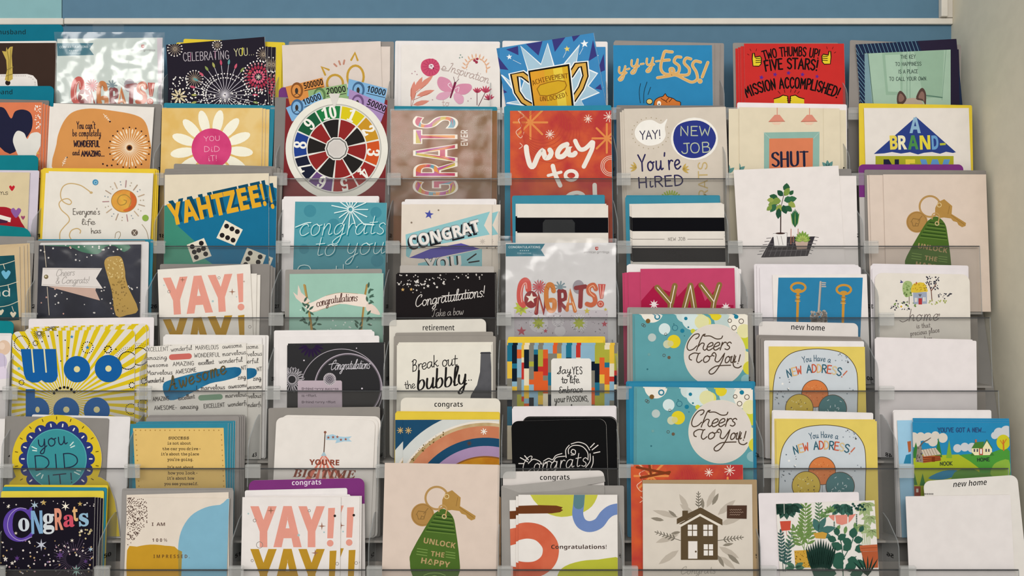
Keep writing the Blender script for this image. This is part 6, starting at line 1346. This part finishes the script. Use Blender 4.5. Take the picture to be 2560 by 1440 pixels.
pocket(6, 'brown house card')
c = card('cream card with a brown paper-cut house among leaf sprigs', (1607, 1209), (1880, 1211), 'd8cfc2')
c.z(1220, 1000, 3.2734).part('sprig_pattern'); Dk, Pl = '6c665a', 'bcb2a4'
for x, y, l, w, a in ((1700, 960, 170, 50, 140), (1640, 900, 150, 44, 120), (1560, 960, 220, 46, 165), (1560, 1100, 200, 50, 200), (1880, 940, 190, 52, 40), (1900, 1020, 200, 50, 20), (1890, 1200, 190, 50, -30), (1560, 1230, 200, 52, 215), (1900, 1280, 160, 46, -40), (1790, 880, 170, 46, 65)): c.leaves(Pl, [(x, y, l, w, a)])
for x, y, l, w, a in ((1440, 985, 110, 30, 170), (1545, 960, 90, 26, 140), (1575, 1080, 80, 24, 190), (1835, 860, 110, 34, 62), (1760, 890, 90, 28, 95), (1880, 1270, 110, 32, -62), (1960, 1260, 130, 36, -40), (1920, 1190, 90, 24, 10)): c.leaves('8a8274', [(x, y, l, w, a)])
for x0, y0, x1, y1, n in ((1725, 905, 1722, 770, 5), (1575, 1150, 1385, 1085, 6), (1880, 1150, 2070, 1125, 6)): c.sprig(Dk, x0, y0, x1, y1, n, 44, 11, 5)
c.part('house_print', 'brown house'); H = '5c4c36'; c.q(H, 1578, 1010, 1880, 1308); c.q(H, 1590, 905, 1636, 985); c.pg(H, [(1560, 1015), (1735, 920), (1900, 1015)]); c.pg('e2dacc', [(1560, 1028), (1735, 930), (1735, 950), (1575, 1040)]); c.pg('e2dacc', [(1735, 930), (1905, 1020), (1890, 1034), (1735, 950)]); c.pg(H, [(1545, 972), (1740, 878), (1918, 978), (1918, 1026), (1737, 922), (1545, 1016)])
for x, y in ((1635, 1020), (1762, 1020), (1765, 1180)):
    c.part('window_print', to='house_print')
    for a in (0, 1):
        for b in (0, 1): c.q('e9e3dc', x + 42 * a, y + 50 * b, x + 34 + 42 * a, y + 42 + 50 * b)
c.part('door_print', to='house_print'); c.q('e6dfd8', 1638, 1155, 1713, 1298); c.di(H, 1700, 1240, 8)
c.part('sticker', 'dark brown sticker'); c.pg('4c362a', [(1956, 862), (2118, 862), (2116, 972), (1954, 968)]); c.part('lettering', to='sticker'); c.ln('a58d7c', 3, *[[(1978 + 5 * j, y + 4 * math.sin(j * 1.7 + y)) for j in range(n)] for y, n in ((898, 20), (918, 23), (938, 18))])
c.part('lettering'); c.hw('a39d92', 'Congrats', 1575, 1425, 1860, 1418, 70, 5, cur=True, slant=.2, gap=.6); c.done()
e = Flat('envelope', 'brown kraft envelope directly behind the brown house card', 'envelope', (1606, 1200), (1892, 1199), 'a88f6c', rad=.001, leafed=False, thick=.0006, body='envelope_body')
c = card('orange-red card with white starbursts, behind the brown house card', (1577, 1162), (1857, 1162), 'd05c34~b53a38')
c.z(302, 884); waytogo(c, False); c.ln('7c3a1e', 6, [(1290, 284), (1370, 300)], [(1300, 310), (1372, 296)], [(1320, 270), (1325, 300)]); c.done()

pocket(6, 'potted plants card')
c = card('white card crowded with green houseplants in terracotta, pink and mustard pots', (1940, 1260), (2186, 1251), 'e6e1da')
c.z(1880, 1000, 3.272).part('fern_print')
for L in ((425, 1230, 440, 870, 9, 110, 34), (560, 1100, 545, 850, 7, 70, 22), (300, 1260, 330, 1060, 5, 70, 22)): c.sprig('6e8c4e' if L[0] == 425 else '5c7a5c', *L, w=6)
c.sprig('6e8c4e', 430, 1230, 350, 1060, 5, 90, 30, 5); c.sprig('6e8c4e', 440, 1230, 500, 1020, 5, 80, 26, 5)
c.part('hanging_plant_print'); c.leaves('33564a', [(275, 850, 130, 60, a) for a in (200, 225, 250, 275, 300, 330)] + [(240, 850, 100, 50, a) for a in (190, 215, 240, 265)] + [(330, 850, 100, 44, a) for a in (250, 280, 310, 340)]); c.ln('efe8dc', 4, [(262, 845), (264, 930)]); c.pg('c9523e', [(228, 992), (318, 988), (312, 1065), (240, 1070)]); c.ln('c9523e', 3, [(250, 1070), (255, 1110)], [(280, 1068), (285, 1110)])
c.part('palm_print'); 
for x, y in ((920, 880), (965, 950), (900, 1020), (980, 1060), (940, 840)): c.leaves('9db07c', [(x, y, 78, 30, a) for a in (200, 235, 270, 305, 340)])
c.ln('9db07c', 5, *[[(900 + 16 * i, 1180), (930 + 8 * i, 900)] for i in range(5)])
c.part('hanging_plant_print'); c.leaves('3e6a5c', [(700, 850, 90, 50, a) for a in (230, 260, 290)] + [(770, 850, 110, 50, a) for a in (220, 250, 280, 300)] + [(680, 900, 60, 26, 250), (800, 900, 70, 26, 290)]); c.pg('dc8c7c', [(680, 942), (780, 938), (778, 1010), (735, 1022), (690, 1010)]); c.pg('dc8c7c', [(622, 945), (675, 938), (672, 990), (650, 975)]); c.pg('dc8c7c', [(850, 930), (790, 945), (790, 1005), (815, 980)])
c.leaves('6c9058', [(640, 920, 60, 20, a) for a in (60, 90, 120, 150, 30, 180)] + [(580, 960, 60, 20, a) for a in (60, 100, 140, 20)] + [(720, 1020, 70, 30, 240), (770, 1030, 70, 30, 260), (840, 1000, 80, 34, 280)])
c.dots('33564a', [(672, 1000 + 14 * i) for i in range(6)] + [(855, 940 + 14 * i) for i in range(7)], 6); c.rnd('2c5248', 780, 850, 930, 900, 24, 7, 12, 3)
c.part('broad_leaf_plant_print'); c.leaves('44706a', [(540, 1080, 150, 60, 15), (545, 1080, 120, 56, 110), (560, 1090, 100, 46, -20), (540, 1070, 130, 50, 60)])
c.pg('c99c42', [(500, 1090), (575, 1078), (615, 1090), (600, 1135), (520, 1130)])
c.part('mustard_pot_print'); c.pg('ca9e3e', [(345, 1232), (468, 1226), (480, 1370), (355, 1372)]); c.rnd('7a5a1c', 355, 1240, 470, 1365, 34, 3, 6, 5)
c.part('leafy_plant_print'); c.sprig('3a5a56', 255, 1400, 235, 1090, 9, 62, 24, 5); c.sprig('3a5a56', 270, 1400, 300, 1180, 6, 62, 24, 5); c.leaves('4f7560', [(350, 1370, 80, 40, a) for a in (150, 185, 30, 0)])
c.part('rubber_plant_print'); c.ln('2f5a4a', 7, [(745, 1440), (735, 1200), (700, 1100)], [(745, 1300), (810, 1180), (840, 1080)], [(740, 1400), (850, 1280)], sm=4)
for x, y, l, w, a in ((700, 1110, 70, 50, 100), (700, 1140, 80, 56, 30), (690, 1150, 80, 56, 160), (735, 1220, 100, 70, 150), (745, 1230, 90, 66, 40), (820, 1130, 90, 70, 80), (830, 1150, 80, 64, 10), (815, 1180, 90, 64, 150), (840, 1230, 90, 70, 20), (760, 1300, 100, 80, 160), (780, 1300, 90, 76, -20), (740, 1380, 120, 90, 130), (760, 1390, 110, 80, 30), (850, 1310, 90, 66, -40), (690, 1420, 100, 76, 170), (800, 1430, 110, 80, 10), (880, 1080, 60, 40, 60)): c.leaves('2f5b4b', [(x, y, l, w, a)])
c.part('spiky_plant_print'); c.leaves('1d372f', [(562 + 11 * i, 1402, 275 - 11 * abs(i), 26, 90 - 2.6 * i) for i in range(-6, 7)]); c.pg('33564a', [(490, 1395), (640, 1392), (630, 1440), (505, 1442)]); c.pg('d9826a', [(480, 1445), (650, 1440), (645, 1520), (490, 1520)])
c.part('terracotta_pot_print'); c.pg('ba623e', [(878, 1190), (1030, 1180), (1030, 1235), (886, 1238)]); c.pg('b05a38', [(892, 1240), (1030, 1236), (1030, 1370), (930, 1375)]); c.ln('8f4428', 4, [(890, 1212), (1020, 1206)]); c.leaves('1d372f', [(945, 1440, 170, 14, a) for a in (60, 75, 90, 105, 120, 135)]); c.done()
env('white', 'e6dfe0', ((1896, 1233), (2147, 1230)))

pocket(6, 'large blank envelope')
e = Flat('envelope', 'large blank white envelope in the bottom right corner, before the slanted divider', 'envelope', (2264, 1241), (2526, 1237), 'e4dedb', rad=.001, leafed=False, thick=.0006, body='envelope_body')
t = tab('white slanted category divider reading new home, bottom right corner', (2308, 1203), (2543, 1187), None, 0, 'new home', (2383, 1218, 2466, 1212, 14), slant=.2, board='e1dcd5', rad=.008)
t.z().part('code_lettering').add([[(2311 + 2.6 * i, 1233), (2312.4 + 2.6 * i, 1233), (2312.4 + 2.6 * i, 1237), (2311 + 2.6 * i, 1237)] for i in range(9)], '2a2624'); t.done()
